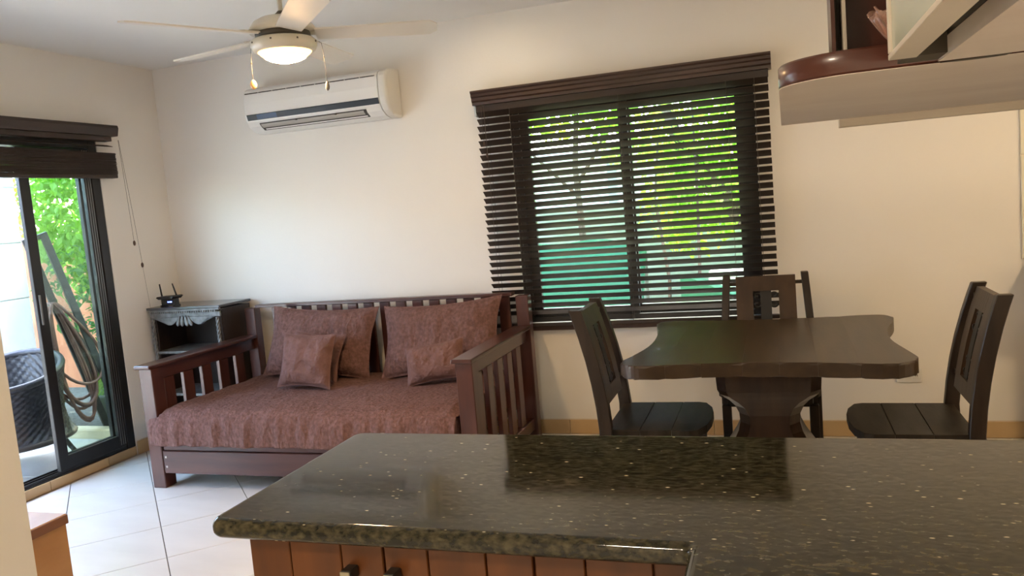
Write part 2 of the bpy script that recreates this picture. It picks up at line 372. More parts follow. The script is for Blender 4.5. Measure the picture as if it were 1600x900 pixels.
obj('handle', bm, M['alug'], lf)

# window: dark frame with two sashes
win = obj('window_1', (lambda bm: (bx(bm, WX0, WX0+.055, YB+.03, YB+.12, WZ0, WZ1), bx(bm, WX1-.055, WX1, YB+.03, YB+.12, WZ0, WZ1), bx(bm, WX0+.055, WX1-.055, YB+.03, YB+.12, WZ0, WZ0+.04), bx(bm, WX0+.055, WX1-.055, YB+.03, YB+.12, WZ1-.04, WZ1), bm)[-1])(B()), M['alu'], kind='structure')
for x0, x1, yy in ((WX0+.055, -.825, YB+.05), (-.870, WX1-.055, YB+.085)):
    bm = B()
    bx(bm, x0, x0+.055, yy, yy+.03, WZ0+.04, WZ1-.04, .002); bx(bm, x1-.055, x1, yy, yy+.03, WZ0+.04, WZ1-.04, .002)
    bx(bm, x0+.055, x1-.055, yy, yy+.03, WZ0+.04, WZ0+.09, .002); bx(bm, x0+.055, x1-.055, yy, yy+.03, WZ1-.09, WZ1-.04, .002)
    s = obj('sash', bm, M['alu'], win); obj('pane', bx(B(), x0+.055, x1-.055, yy+.013, yy+.017, WZ0+.09, WZ1-.09), M['glass'], s)
obj('sill_shadow_strip', bx(B(), WX0-.02, WX1+.03, YB-.035, YB+.03, WZ0-.035, WZ0-.001, .004), M['sill'], win, label='dark sill strip standing in for the shadow of the blind')  # strip added where the blind's shadow darkens the wall

# outlet on the back wall
o = thing('wall_outlet', 'cream triple outlet plate low on the wall behind the dining table corner', 'outlet', (.635, YB, .345))
obj('cover_plate', bx(B(), -.064, .064, -.010, -.0005, -.037, .037, .003), M['plate'], o)
for k in (-1, 0, 1):
    obj('socket', bx(B(), .036*k-.014, .036*k+.014, -.013, -.010, -.016, .016, .001), M['plate'], o)
for k in (-1, 0, 1):
    for q in (-.005, .005): obj('slot', bx(B(), .036*k+q-.001, .036*k+q+.001, -.0145, -.013, -.003, .008), M['black'], o)

# ------------------------------------------------------------------ window blind
VB = thing('window_blind', 'wide dark wooden venetian blind lowered over the window beside the daybed', 'blind', (-.862, YB, 0))
ox = -.862
def prof_valance(bm, x0, x1):
    pr = [(-.012, 2.075), (-.085, 2.075), (-.088, 2.092), (-.096, 2.100), (-.096, 2.118), (-.104, 2.126), (-.104, 2.140), (-.112, 2.150), (-.112, 2.160), (-.012, 2.160)]
    t = prism(bm, [(a, b) for a, b in pr], x0, x1, axis='X'); return t
bm = B(); prof_valance(bm, -.878, .862); obj('valance', bm, M['valance'], VB)
bm = B(); bx(bm, -.858, .845, -.07, -.02, 2.035, 2.074, .002); obj('head_rail', bm, M['blind'], VB)
bm = B(); bx(bm, -.878, -.866, -.06, -.004, 2.01, 2.074, .001); obj('bracket', bm, M['tag'], VB, label='pale plastic end bracket under the valance')
# slats
bm = B(); bx(bm, -.855, .842, -.026, .026, -.0017, .0017, .0012)
SLX = 0; SLY = -.072
base = obj('slat', bm, M['blind'], VB)
zs = []; z = 2.018
while z > .76: zs.append(z); z -= .0440
base.location = (SLX, SLY, zs[0]); base.rotation_euler = (math.radians(-37), 0, 0)
for q, z in enumerate(zs[1:]):
    rr = random.Random(q); clone(base, VB, (SLX+rr.uniform(-.002, .002), SLY, z), (math.radians(-37+rr.uniform(-1.2, 1.2)), rr.uniform(-.0006, .0006), 0))
obj('bottom_rail', bx(B(), -.855, .842, SLY-.022, SLY+.022, .700, .722, .004), M['blind'], VB)
for xx in (-.80, -.64, 0.02, .62, .77):
    bm = B()
    for yy in (SLY-.028, SLY+.028): tube(bm, [(xx, yy, .722), (xx, yy, 2.035)], .0011, 5)
    obj('ladder_cord', bm, M['cord'], VB)
bm = B(); tube(bm, [(-.815, -.108, 2.07), (-.813, -.110, 1.85)], .0012, 5); tube(bm, [(-.80, -.108, 2.07), (-.80, -.110, 1.78)], .0012, 5)
lathe(bm, [(.002, 0), (.006, -.006), (.007, -.022), (.003, -.03)], 10, (-.813, -.11, 1.852)); lathe(bm, [(.002, 0), (.006, -.006), (.007, -.022), (.003, -.03)], 10, (-.80, -.11, 1.782))
obj('tilt_cord', bm, M['tassel'], VB)

# ------------------------------------------------------------------ patio door blind (raised)
DBR = thing('door_blind', 'dark wooden blind pulled up in a stack above the patio door', 'blind', (XL, 0, 0))
Y0, Y1 = 1.62, 4.275
bm = B(); prism(bm, [(.012, 2.115), (.012, 2.183), (.112, 2.183), (.118, 2.165), (.108, 2.128), (.104, 2.115)], Y0, Y1, axis='Y'); obj('valance', bm, M['blindy'], DBR)
obj('head_rail', bx(B(), .03, .09, Y0+.01, Y1-.04, 2.082, 2.114, .002), M['blindy'], DBR)
b0 = obj('slat', bx(B(), -.025, .025, -(Y1-Y0)/2+.03, (Y1-Y0)/2-.03, -.0018, .0018, .001), M['blindy'], DBR)
b0.location = (.062, (Y0+Y1)/2-.005, 2.055); b0.rotation_euler = (0, math.radians(16), 0)
nst = 36
for k in range(nst):
    rr = random.Random(50+k); tl = math.radians(-.55)*(k/nst)
    clone(b0, DBR, (.066+rr.uniform(-.003, .003), (Y0+Y1)/2+.004*rr.uniform(-1, 1)+.006, 1.869+k*.0043), (-tl*1.0*0-.010*(k/nst), math.radians(rr.uniform(4, 6)), 0))
obj('bottom_rail', bx(B(), .040, .096, Y0+.02, Y1-.03, 1.845, 1.866, .004), M['blindy'], DBR)
bm = B()
tube(bm, [(.108, 4.268, 2.09), (.110, 4.285, 1.60), (.110, 4.29, 1.43)], .0012, 5); tube(bm, [(.108, 4.272, 2.09), (.112, 4.31, 1.60), (.112, 4.335, 1.28)], .0012, 5); tube(bm, [(.112, 4.335, 1.26), (.11, 4.36, .95), (.10, 4.36, .80)], .0008, 5)
obj('pull_cord', bm, M['cord'], DBR)
for yy, zz in ((4.29, 1.432), (4.335, 1.282)):
    obj('tassel', lathe(B(), [(.002, 0), (.008, -.008), (.009, -.020), (.006, -.032), (.003, -.034)], 12, (.111, yy, zz)), M['tassel'], DBR)

# ------------------------------------------------------------------ air conditioner
AC = thing('air_conditioner', 'white split air conditioner mounted high on the wall left of the window', 'air conditioner', (-2.76, YB, 2.22))
ax0, ax1 = -.525, .452
def acprof(s=0):
    return [(-.002, -.150), (-.06, -.152), (-.12, -.140), (-.165, -.112), (-.190, -.078), (-.203, -.040), (-.206, .03), (-.200, .095), (-.188, .118), (-.150, .138), (-.05, .152), (-.002, .152)]
bm = B(); prism(bm, acprof(), ax0+.006, ax1, axis='X'); obj('casing', bm, M['ac'], AC)
bm = B(); prism(bm, [(y*1.02, z*1.02) for y, z in acprof()], ax1, ax1+.062, bev=.018, seg=3, axis='X'); obj('side_cover', bm, M['acs'], AC, label='beige rounded right end cover')
bm = B(); prism(bm, [(y*1.005, z*1.005) for y, z in acprof()], ax0-.002, ax0+.006, axis='X'); obj('side_cover', bm, M['ac'], AC)
bm = B()
segs = 9
for k in range(segs):
    a = ax0+.012+(ax1-ax0-.02)*k/segs; b2 = a+(ax1-ax0-.02)/segs-.008; bx(bm, a, b2, -.2035, -.196, .0965, .1015)
obj('intake_slot', bm, M['acd'], AC)
def on_prof(z0, z1, off, x0, x1, m, name, n=6, label=None):
    pr = acprof(); 
    def yat(z):
        for (ya, za), (yb, zb) in zip(pr, pr[1:]):
            if min(za, zb) <= z <= max(za, zb) and za != zb and za < zb: return ya+(yb-ya)*(z-za)/(zb-za)
        return -.2
    bm = B(); V = []
    for i in range(n+1):
        z = z0+(z1-z0)*i/n; y = yat(z); V.append((y-off, z))
    poly = V+[(y+off+.004, z) for y, z in V[::-1]]
    prism(bm, poly, x0, x1, axis='X'); return obj(name, bm, m, AC, label=label)
on_prof(-.073, -.036, .002, ax0+.01, ax1-.002, M['acb'], 'display_band', label='glossy dark band across the front')
on_prof(-.070, -.040, .0028, ax0+.085, ax0+.235, M['acblue'], 'display_window')
on_prof(-.137, -.093, .0015, ax0+.085, ax1-.105, M['acd'], 'air_outlet', label='dark recess of the air outlet')
on_prof(-.122, -.100, .006, ax0+.095, ax1-.125, M['acv'], 'louver'); on_prof(-.134, -.128, .006, ax0+.105, ax1-.118, M['ac'], 'louver')
for q in (-.16, .13): obj('louver_pin', bx(B(), q, q+.008, -.197, -.180, -.104, -.096), M['acd'], AC)

# ------------------------------------------------------------------ ceiling fan
FAN = thing('ceiling_fan', 'cream five-bladed ceiling fan with a lit glass bowl hanging before the air conditioner', 'ceiling fan', (-1.795, 2.80, 2.08))
H0 = 2.08
obj('canopy', lathe(B(), [(.02, 2.555-H0), (.055, 2.575-H0), (.068, 2.605-H0), (.068, ZC-H0)], 24), M['fan'], FAN)
bm = B(); tube(bm, [(0, 0, 2.25-H0), (0, 0, 2.58-H0)], .0095, 14); obj('downrod', bm, M['fan'], FAN)
obj('rod_collar', lathe(B(), [(.028, 2.245-H0), (.026, 2.262-H0), (.018, 2.268-H0), (.012, 2.275-H0)], 18), M['fand'], FAN)
obj('motor_housing', lathe(B(), [(.10, 2.190-H0), (.126, 2.192-H0), (.128, 2.204-H0), (.122, 2.214-H0), (.108, 2.232-H0), (.085, 2.245-H0), (.055, 2.252-H0), (.025, 2.255-H0)], 32), M['fan'], FAN)
obj('vent_band', lathe(B(), [(.088, 2.168-H0), (.104, 2.170-H0), (.106, 2.191-H0), (.09, 2.192-H0)], 32), M['fand'], FAN, label='dark vented band below the housing')
obj('light_rim', lathe(B(), [(.100, 2.118-H0), (.118, 2.124-H0), (.127, 2.140-H0), (.127, 2.158-H0), (.118, 2.166-H0), (.085, 2.169-H0)], 32), M['fan'], FAN)
obj('glass_bowl', lathe(B(), [(.001, 2.078-H0), (.03, 2.080-H0), (.06, 2.088-H0), (.078, 2.097-H0)], 32, capb=False, capt=False), M['bowl'], FAN, label='glowing glass bowl of the lamp')
obj('bowl_edge', lathe(B(), [(.0785, 2.0972-H0), (.092, 2.108-H0), (.104, 2.120-H0), (.106, 2.122-H0)], 32, capb=False, capt=False), M['bowle'], FAN, label='orange edge of the glowing bowl')
def blade(a):
    t = B(); L0, L1, w0, w1 = .125, .60, .048, .062
    pts = [(L0, -w0), (L1-.03, -w1), (L1, -w1+.03), (L1, w1-.03), (L1-.03, w1), (L0, w0)]
    mt = Matrix.Rotation(a, 4, 'Z') @ Matrix.Translation((0, 0, 2.182-H0)) @ Matrix.Rotation(math.radians(-11), 4, 'X')
    prism(t, pts, -.003, .003, mtx=mt); o = obj('blade', t, M['blade'], FAN)
    t = B(); bx(t, .085, .17, -.018, .018, .003, .009, .001, mtx=mt); bx(t, .16, .175, -.04, .04, .003, .008, .001, mtx=mt); obj('blade_bracket', t, M['fan'], o)
for k in range(5): blade(math.radians(25+72*k))
for k in range(8):
    bm = B(); a = 2*PI*k/8+.2; bx(bm, -.003, .003, -.003, .003, 0, .006, 0, mtx=Matrix.Translation((.126*math.cos(a), .126*math.sin(a), 2.146-H0)))
    obj('screw', bm, M['fand'], FAN)
# direction to the right as seen from the camera
ex = Vector((cy, sy, 0))
for sgn, L, bead, big in ((-1.02, .125, 'amber', 1), (1.13, .155, 'pend', 0)):
    p = ex*.125*sgn; bm = B(); zt = 2.15-H0
    tube(bm, [(p.x*.96, p.y*.96, zt), (p.x*1.03, p.y*1.03, zt-.008), (p.x*1.06, p.y*1.06, zt-.05), (p.x*1.07, p.y*1.07, zt-L)], .0012, 6)
    tube(bm, [(p.x*1.06, p.y*1.06, zt-.06), (p.x*1.06, p.y*1.06, zt-.066)], .003, 8)
    ch = obj('pull_chain', bm, M['pend'], FAN)
    prf = [(.002, 0), (.010, -.008), (.014, -.020), (.010, -.032), (.002, -.038)] if big else [(.002, 0), (.006, -.008), (.009, -.020), (.007, -.030), (.002, -.036)]
    obj('pull_knob', lathe(B(), prf, 12, (p.x*1.07, p.y*1.07, zt-L)), M[bead], ch)

# small recessed lamp in the ceiling at the upper edge of the picture
RL = thing('recessed_lamp', 'small round recessed ceiling lamp, lit, above the wall near the window', 'ceiling lamp', (-1.56, 4.28, ZC))
bm = B(); lathe(bm, [(.048, -.001), (.062, -.001), (.062, -.006), (.046, -.008), (.044, -.001)], 24, capb=False, capt=False); obj('trim_ring', bm, M['fan'], RL)
obj('lens', lathe(B(), [(.001, -.004), (.044, -.004)], 24, capb=False, capt=False), mat('lamp_lens', (1, .9, .7), .4, emis=(1, .80, .52), estr=60), RL)
for nm, lx, ly, rr, lb in (('kitchen', 1.2, .2, .2, 'round ceiling light over the kitchen counter'), ('hall', -1.0, -.6, .17, 'smaller round ceiling light behind the counter'), ('dining', 2.0, 2.9, .16, 'round ceiling light near the right wall')):
    L = thing('ceiling_light', lb, 'ceiling lamp', (lx, ly, ZC), 0, 'round ceiling lights')
    obj('housing', lathe(B(), [(rr, -.001), (rr+.01, -.02), (rr, -.05), (rr-.02, -.06)], 24), M['fan'], L)

# ------------------------------------------------------------------ daybed
BX0, BX1, BY0, BY1 = -3.515, -1.462, 3.62, 4.70
BED = thing('daybed', 'dark red-brown slatted wooden daybed along the wall under the air conditioner', 'daybed', (-2.49, 4.16, 0))
OX, OY = 2.49, -4.16
def bb_(x0, x1, y0, y1, z0, z1, bev=.004, seg=1, bm=None): return bx(bm or B(), x0+OX, x1+OX, y0+OY, y1+OY, z0, z1, bev, seg)
AZ = .723
for sx, xa, xb in ((0, -3.512, -3.422), (1, -1.553, -1.463)):
    lbl = None
    obj('post', bb_(xa, xb, 3.62, 3.71, 0, AZ-.022), M['bed'], BED)
    obj('post', bb_(xa+.01, xb, 4.615, 4.685, 0, .905), M['bed'], BED)
    # arm board and its under-rail
    obj('armrest', bb_(xa-.014, xb+.008, 3.598, 4.60, AZ-.022, AZ, .006, 2), M['bedy'], BED)
    obj('arm_rail', bb_(xa+.03, xb-.028, 3.711, 4.614, AZ-.10, AZ-.023), M['bedy'], BED)
    obj('arm_rail', bb_(xa+.02, xb-.02, 3.711, 4.614, .07, .14), M['bedy'], BED)
    for k in range(5):
        y = 3.765+.1655*k
        obj('arm_slat', bb_(xa+.032, xb-.032, y-.02, y+.065, .141, AZ-.101, .003), M['bed'], BED)
obj('corner_brace', prism(B(), [(4.40+OY, .26), (4.60+OY, .26), (4.60+OY, .46)], -1.553+OX, -1.575+OX, axis='X'), M['bed'], BED)
obj('top_rail', bb_(-3.412, -1.563, 4.612, 4.680, .905, .926, .003), M['bedx'], BED)
for xa, xb in ((-3.505, -3.42), (-1.553, -1.46)): pass
for k in range(15):
    x = -3.338+.047+.1168*k
    obj('back_slat', bb_(x, x+.069, 4.628, 4.650, .281, .904, .003), M['bed'], BED)
obj('back_rail', bb_(-3.42, -1.553, 4.622, 4.666, .20, .28), M['bedx'], BED)
obj('front_rail', bb_(-3.418, -1.557, 3.632, 3.665, .222, .268), M['bedx'], BED)
fr = obj('lower_front_rail', bb_(-3.421, -1.554, 3.624, 3.66, .088, .221), M['bedx'], BED)
for z in (.128, .185): obj('bolt', bb_(-3.404, -3.392, 3.619, 3.6245, z-.006, z+.006, .002), M['bolt'], fr)
obj('slat_deck', bb_(-3.42, -1.556, 3.67, 4.62, .222, .262), M['bedx'], BED)

# mattress under a crinkled brown cover
def mattress():
    bm = B(); X0, X1 = -3.405, -1.572
    nu, nv = 300, 150
    prof = [(4.60, .27), (4.605, .40), (4.585, .452), (4.54, .462), (4.2, .462), (3.9, .460), (3.74, .456), (3.665, .447), (3.625, .425), (3.603, .385), (3.596, .34), (3.594, .30), (3.590, .262)]
    # resample
    Ls = [0]
    for p, q in zip(prof, prof[1:]): Ls.append(Ls[-1]+math.hypot(q[0]-p[0], q[1]-p[1]))
    def at(t):
        s = t*Ls[-1]
        for i in range(len(prof)-1):
            if s <= Ls[i+1]+1e-9:
                k = (s-Ls[i])/(Ls[i+1]-Ls[i]); return prof[i][0]+k*(prof[i+1][0]-prof[i][0]), prof[i][1]+k*(prof[i+1][1]-prof[i][1])
        return prof[-1]
    def fn(u, v):
        y, z = at(v)
        hang = max(0, min(1, (3.62-y)/.02)) if y < 3.70 else 0
        x0 = X0-.075*hang; x1 = X1+.0*hang
        # left end bulges
        uu = u; x = x0+(x1-x0)*uu
        n = noise.noise(Vector((x*5, y*5, z*5+3)))*.011+noise.noise(Vector((x*19, y*12, z*7)))*.007+abs(noise.noise(Vector((x*42, y*30, z*18))))*.006
        fold = .007*noise.noise(Vector((x*17, 3.3, z*2.5)))*hang*2
        edge = min(1, u/.03)*min(1, (1-u)/.03)
        if v < .12: return Vector((x+OX, y+OY, z+0))
        if hang > 0 or z < .43:
            yy = y-abs(n)*1.2-fold-.004; hem = .006*noise.noise(Vector((x*7, 0, 1)))*(v > .97)
            z2 = z+hem
            if x < -3.38: z2 += .03*(-3.38-x)/.1*(1 if z > .3 else 0); yy += .02*max(0, (-3.44-x)/.04)
            return Vector((x+OX, min(yy, 3.6165 if x < X0 or x > X1 else yy)+OY, z2))
        zz = z+n*.8+.022*max(0, 1-(x-X0)/.5)*max(0, 1-(y-3.6)/.7)
        zz -= .02*(1-edge)
        return Vector((x+OX, y+OY-n*.4, zz))
    vs = grid(bm, nu, nv, fn)
    # close ends and underside
    for row, flip in ((vs[0], 0), (vs[-1], 1)): 
        c = bm.verts.new(Vector((row[0].co.x, 4.1+OY, .35)))
        for a, b2 in zip(row, row[1:]): bm.faces.new((a, b2, c))
        bm.faces.new((row[-1], row[0], c))
    for i in range(nu-1): bm.faces.new((vs[i][0], vs[i+1][0], vs[i+1][-1], vs[i][-1]))
    return bm
mt = obj('daybed_mattress', mattress(), M['fab'])
mt.location = (-OX, -OY, .0); tag(mt, 'mattress under a crinkled brown coverlet hanging over the daybed front', 'mattress')

def pillow(name, w, h, t, seed, m, label, cen, lean, roll=0, yawp=0, group=None, corner=.062, wr=.016):
    bm = B(); n = 64; top = []; rnd = Vector((seed*7.3, seed*3.1, seed))
    def fn(side):
        def f(u, v):
            a, b2 = u*2-1, v*2-1
            px = 1-corner*(1-abs(a)**3)*abs(b2)**2*1.2 ; 
            x = a*w/2*(1-corner*1.3*(1-b2*b2)); z = b2*h/2*(1-corner*1.9*(1-a*a))
            e = max(0, (1-(a/.97)**4))*max(0, (1-(b2/.955)**4)) if abs(a) < .97 and abs(b2) < .955 else 0; th = t/2*e**.6+.002
            th += (noise.noise(Vector((x*9, z*9, side))+rnd)*wr+noise.noise(Vector((x*24, z*18, side))+rnd)*wr*.5-abs(noise.noise(Vector((x*38, z*44, side))+rnd))*wr*.4)*min(1, e*3)
            sag = -.02*(1-(b2+1)/2)*e
            return Vector((x+.006*noise.noise(Vector((x*8, z*8, 0))+rnd), -side*max(th, .0)+sag*0, z))
        return f
    A = grid(bm, n, n, fn(1)); C = grid(bm, n, n, fn(-1))
    bmesh.ops.remove_doubles(bm, verts=bm.verts, dist=.0015)
    # seam flange
    o = obj(name, bm, m); o.location = cen; o.rotation_euler = Matrix.to_euler((Matrix.Rotation(yawp, 3, 'Z') @ Matrix.Rotation(-lean, 3, 'X') @ Matrix.Rotation(roll, 3, 'Y')))
    tag(o, label, 'pillow', 'brown pillows on the daybed'); return o
R = math.radians
pillow('bed_pillow', .79, .47, .15, 1, M['fab'], 'large crinkled brown pillow leaning at the left of the daybed back', (-2.83, 4.455, .688), R(22), R(2.5), R(0))
pillow('bed_pillow', .79, .47, .15, 2, M['fab'], 'large crinkled brown pillow leaning at the right of the daybed back', (-1.985, 4.455, .690), R(22), R(-3.0), R(0))
pillow('throw_pillow', 0.38, .32, .085, 5, M['fab2'], 'square brown throw pillow half hidden behind the small lilac-brown one', (-2.775, 4.295, .622), R(24), R(6), R(0))
pillow('throw_pillow', .385, .34, .13, 3, M['fab2'], 'small plain brown square pillow in front on the left of the daybed', (-2.735, 4.135, .630), R(20), R(2), R(-3))
pillow('throw_pillow', .375, .24, .12, 4, M['fab2'], 'small plain brown oblong pillow in front on the right of the daybed', (-1.925, 4.205, .590), R(22), R(-9), R(2))

# ------------------------------------------------------------------ corner bookcase
BC = thing('bookcase', 'black corner bookcase with silvery carved front behind the daybed arm', 'bookcase', (-4.138, 4.432, 0), R(-1))
W, D, Hh = .585, .32, .961
obj('top_board', prism(B(), [(-.012, -.012), (W*.25, -.022), (W*.5, -.027), (W*.75, -.022), (W+.012, -.012), (W+.012, D), (-.012, D)], Hh-.018, Hh, bev=.004, seg=2), M['btop'], BC, label='grey-black glossy top board')
bm = B(); prism(bm, [(0, -.006), (W*.5, -.02), (W, -.006), (W, .014), (0, .014)], Hh-.030, Hh-.0185); obj('molding', bm, M['silver'], BC, label='silvery rope molding')
bm = B()
for k in range(30): bx(bm, .015+k*(W-.03)/30, .015+(k+.6)*(W-.03)/30, -.012-.012*math.sin(PI*(k+.5)/30), .004, Hh-.042, Hh-.031, .001)
obj('dentil_molding', bm, M['silver'], BC)
obj('frieze', bx(B(), .0, W, .002, .018, Hh-.075, Hh-.0425, .002), M['silver'], BC)
for sgn in (-1, 1):
    bm = B(); cx = W/2
    pts = []
    for k in range(9):
        t = k/8; pts.append((cx+sgn*(.05+.17*t), Hh-.068-.058*math.sin(PI*(.12+.88*t))**1.2))
    poly = pts+[(cx+sgn*.235, Hh-.070), (cx+sgn*.05, Hh-.070)]
    prism(bm, poly, -.008, .008, bev=.002, axis='Y'); obj('carved_swag', bm, M['silver'], BC)
for k, (dx, rot) in enumerate(((-.045, .35), (-.016, .12), (.016, -.12), (.045, -.35))):
    bm = B(); lathe(bm, [(.003, -.045), (.013, -.036), (.015, -.015), (.011, .010), (.004, .028)], 12, (0, 0, 0))
    mm = Matrix.Translation((W/2+dx, -.006, Hh-.090)) @ Matrix.Rotation(rot, 4, 'Y') @ Matrix.Diagonal((1, .7, 1, 1))
    bmesh.ops.transform(bm, matrix=mm, verts=bm.verts); obj('carved_petal', bm, M['silver'], BC)
for xx in (.022, W-.022):
    bm = B()
    for ph in range(3):
        tube(bm, [(xx+.007*math.cos(a), -.0+.007*math.sin(a), z) for z, a in ((.06+(Hh-.14)*q/90, ph*2*PI/3+q*.62) for q in range(91))], .0065, 5)
    obj('twisted_column', bm, M['silver'], BC, label='silvery rope-twist column')
    obj('stile', bx(B(), xx-.020, xx+.020, .010, .024, .05, Hh-.076, .001), M['bcase'], BC)
obj('side_panel', bx(B(), 0, .018, .025, D, 0, Hh-.031), M['bcase'], BC); obj('side_panel', bx(B(), W-.018, W, .025, D, 0, Hh-.031), M['bcase'], BC)
obj('back_panel', bx(B(), .019, W-.019, D-.012, D, 0, Hh-.031), M['bcase'], BC)
obj('plinth', bx(B(), 0, W, 0, .024, 0, .05), M['silver'], BC)
for z in (.06, .36, .655): obj('shelf', bx(B(), .019, W-.019, .003, D-.013, z-.018, z, .002), M['silver'], BC, label='shelf with a silvery front edge')
# router
RT = thing('router', 'black wireless router with two antennas and blue lights on the bookcase', 'router', (-4.012, 4.50, .961), R(-3))
obj('body', bx(B(), -.062, .062, -.02, .022, 0.004, .052, .003), M['black'], RT)
obj('top_cover', prism(B(), [(-.06, .050), (.06, .050), (.082, .068), (.070, .074), (-.070, .070), (-.082, .062)], -.045, .045, bev=.003, axis='Y'), M['black'], RT)
for s in (-1, 1): obj('foot', bx(B(), s*.055-.006, s*.055+.006, -.03, .03, 0, .010), M['black'], RT)
for s, l in ((-1, -.01), (1, -.028)):
    bm = B(); tube(bm, [(s*.066, .0, .066), (s*.066+l*.4, 0, .10), (s*.066+l, 0, .155)], [.006, .0055, .0045], 8); obj('antenna', bm, M['black'], RT)
for k in (-.012, .004, .016): obj('led', bx(B(), .01+k, .018+k, -.0215, -.0200, .026, .034), M['led'], RT, label='blue status light')

# ------------------------------------------------------------------ dining table
TB = thing('dining_table', 'dark wooden dining table with a wavy concave-edged top on a carved pedestal', 'table', (-.08, 3.77, 0))
raw = [(-.658, 3.28), (-.640, 3.250), (-.615, 3.225), (-.589, 3.210), (-.541, 3.203), (-.436, 3.220), (-.323, 3.236), (-.212, 3.242), (-.066, 3.238), (.074, 3.225), (.209, 3.203), (.337, 3.178), (.390, 3.180), (.430, 3.200), (.457, 3.235), (.47, 3.275), (.468, 3.323), (.448, 3.46), (.428, 3.6), (.424, 3.737), (.442, 3.929), (.478, 4.08), (.496, 4.17), (.503, 4.24), (.492, 4.30), (.462, 4.335), (.41, 4.343), (.3, 4.325), (.11, 4.307), (-.08, 4.302), (-.269, 4.31), (-.45, 4.335), (-.56, 4.355), (-.605, 4.350), (-.636, 4.32), (-.642, 4.27), (-.632, 4.19), (-.603, 4.03), (-.588, 3.87), (-.586, 3.70), (-.602, 3.55), (-.635, 3.40), (-.655, 3.325)]
raw = [(x+.08, y-3.77) for x, y in raw]
sm_ = []
for i in range(len(raw)):
    p0, p1, p2, p3 = raw[i-1], raw[i], raw[(i+1) % len(raw)], raw[(i+2) % len(raw)]
    for t in (0, .5):
        sm_.append(tuple(.5*((2*p1[c])+(-p0[c]+p2[c])*t+(2*p0[c]-5*p1[c]+4*p2[c]-p3[c])*t*t+(-p0[c]+3*p1[c]-3*p2[c]+p3[c])*t**3) for c in (0, 1)))
raw = sm_
cuts = [-1, -.385, -.245, -.085, .055, .195, .345, 1]
for k in range(len(cuts)-1):
    p = clip(clip(raw, -1, 0, -(cuts[k]+.0002)), 1, 0, cuts[k+1]-.0002)
    bm = B(); t = B(); n = len(p)
    prism(t, p, .702, .760)
    # round only the outer rim, keep the glue lines tight
    es = []
    for e in t.edges:
        a, b2 = e.verts
        if abs(a.co.z-b2.co.z) < 1e-6:
            on = [abs(v.co.x-(cuts[k]+.0002)) < 1e-5 or abs(v.co.x-(cuts[k+1]-.0002)) < 1e-5 for v in (a, b2)]
            if not all(on): es.append(e)
    bmesh.ops.bevel(t, geom=es, offset=.010, segments=3, affect='EDGES', profile=.5)
    merge(bm, t)
    bm.normal_update()
    for f in bm.faces: f.smooth = False
    o = obj('plank', bm, M['dt'] if k % 2 == 0 else M['dt2'], TB)
# pedestal: lofted chamfered slab
bm = B(); PZ = [(.08, .25, .21), (.12, .245, .20), (.18, .232, .19), (.24, .205, .182), (.28, .180, .176), (.32, .155, .170), (.36, .136, .165), (.40, .127, .162), (.44, .130, .160), (.475, .146, .162), (.50, .170, .165), (.515, .192, .168), (.53, .210, .172), (.55, .220, .175), (.60, .223, .178), (.65, .222, .18), (.668, .222, .18)]
rings = []
for z, w, dd in PZ:
    c = .045; rings.append([bm.verts.new(q+(z,)) for q in ((-w+c, -dd), (w-c, -dd), (w, -dd+c*1.3), (w, dd-c*1.3), (w-c, dd), (-w+c, dd), (-w, dd-c*1.3), (-w, -dd+c*1.3))])
for A, C in zip(rings, rings[1:]):
    for k in range(8): f = bm.faces.new((A[k], A[(k+1) % 8], C[(k+1) % 8], C[k]))
bm.faces.new(rings[0][::-1]); bm.faces.new(rings[-1])
obj('pedestal', bm, M['dtz'], TB, label='lyre-shaped pedestal column')
obj('pedestal_foot', bx(B(), -.30, .30, -.26, .26, 0, .079, .012, 2), M['dtz'], TB)
for yy in (-.28, .24):
    obj('cleat', prism(B(), [(-.38, .7015), (-.30, .672), (.30, .672), (.38, .7015)], yy-.03, yy+.03, bev=.003, axis='Y'), M['dt'], TB)
obj('mount_board', bx(B(), -.24, .24, -.20, .20, .6685, .7015), M['dt'], TB)

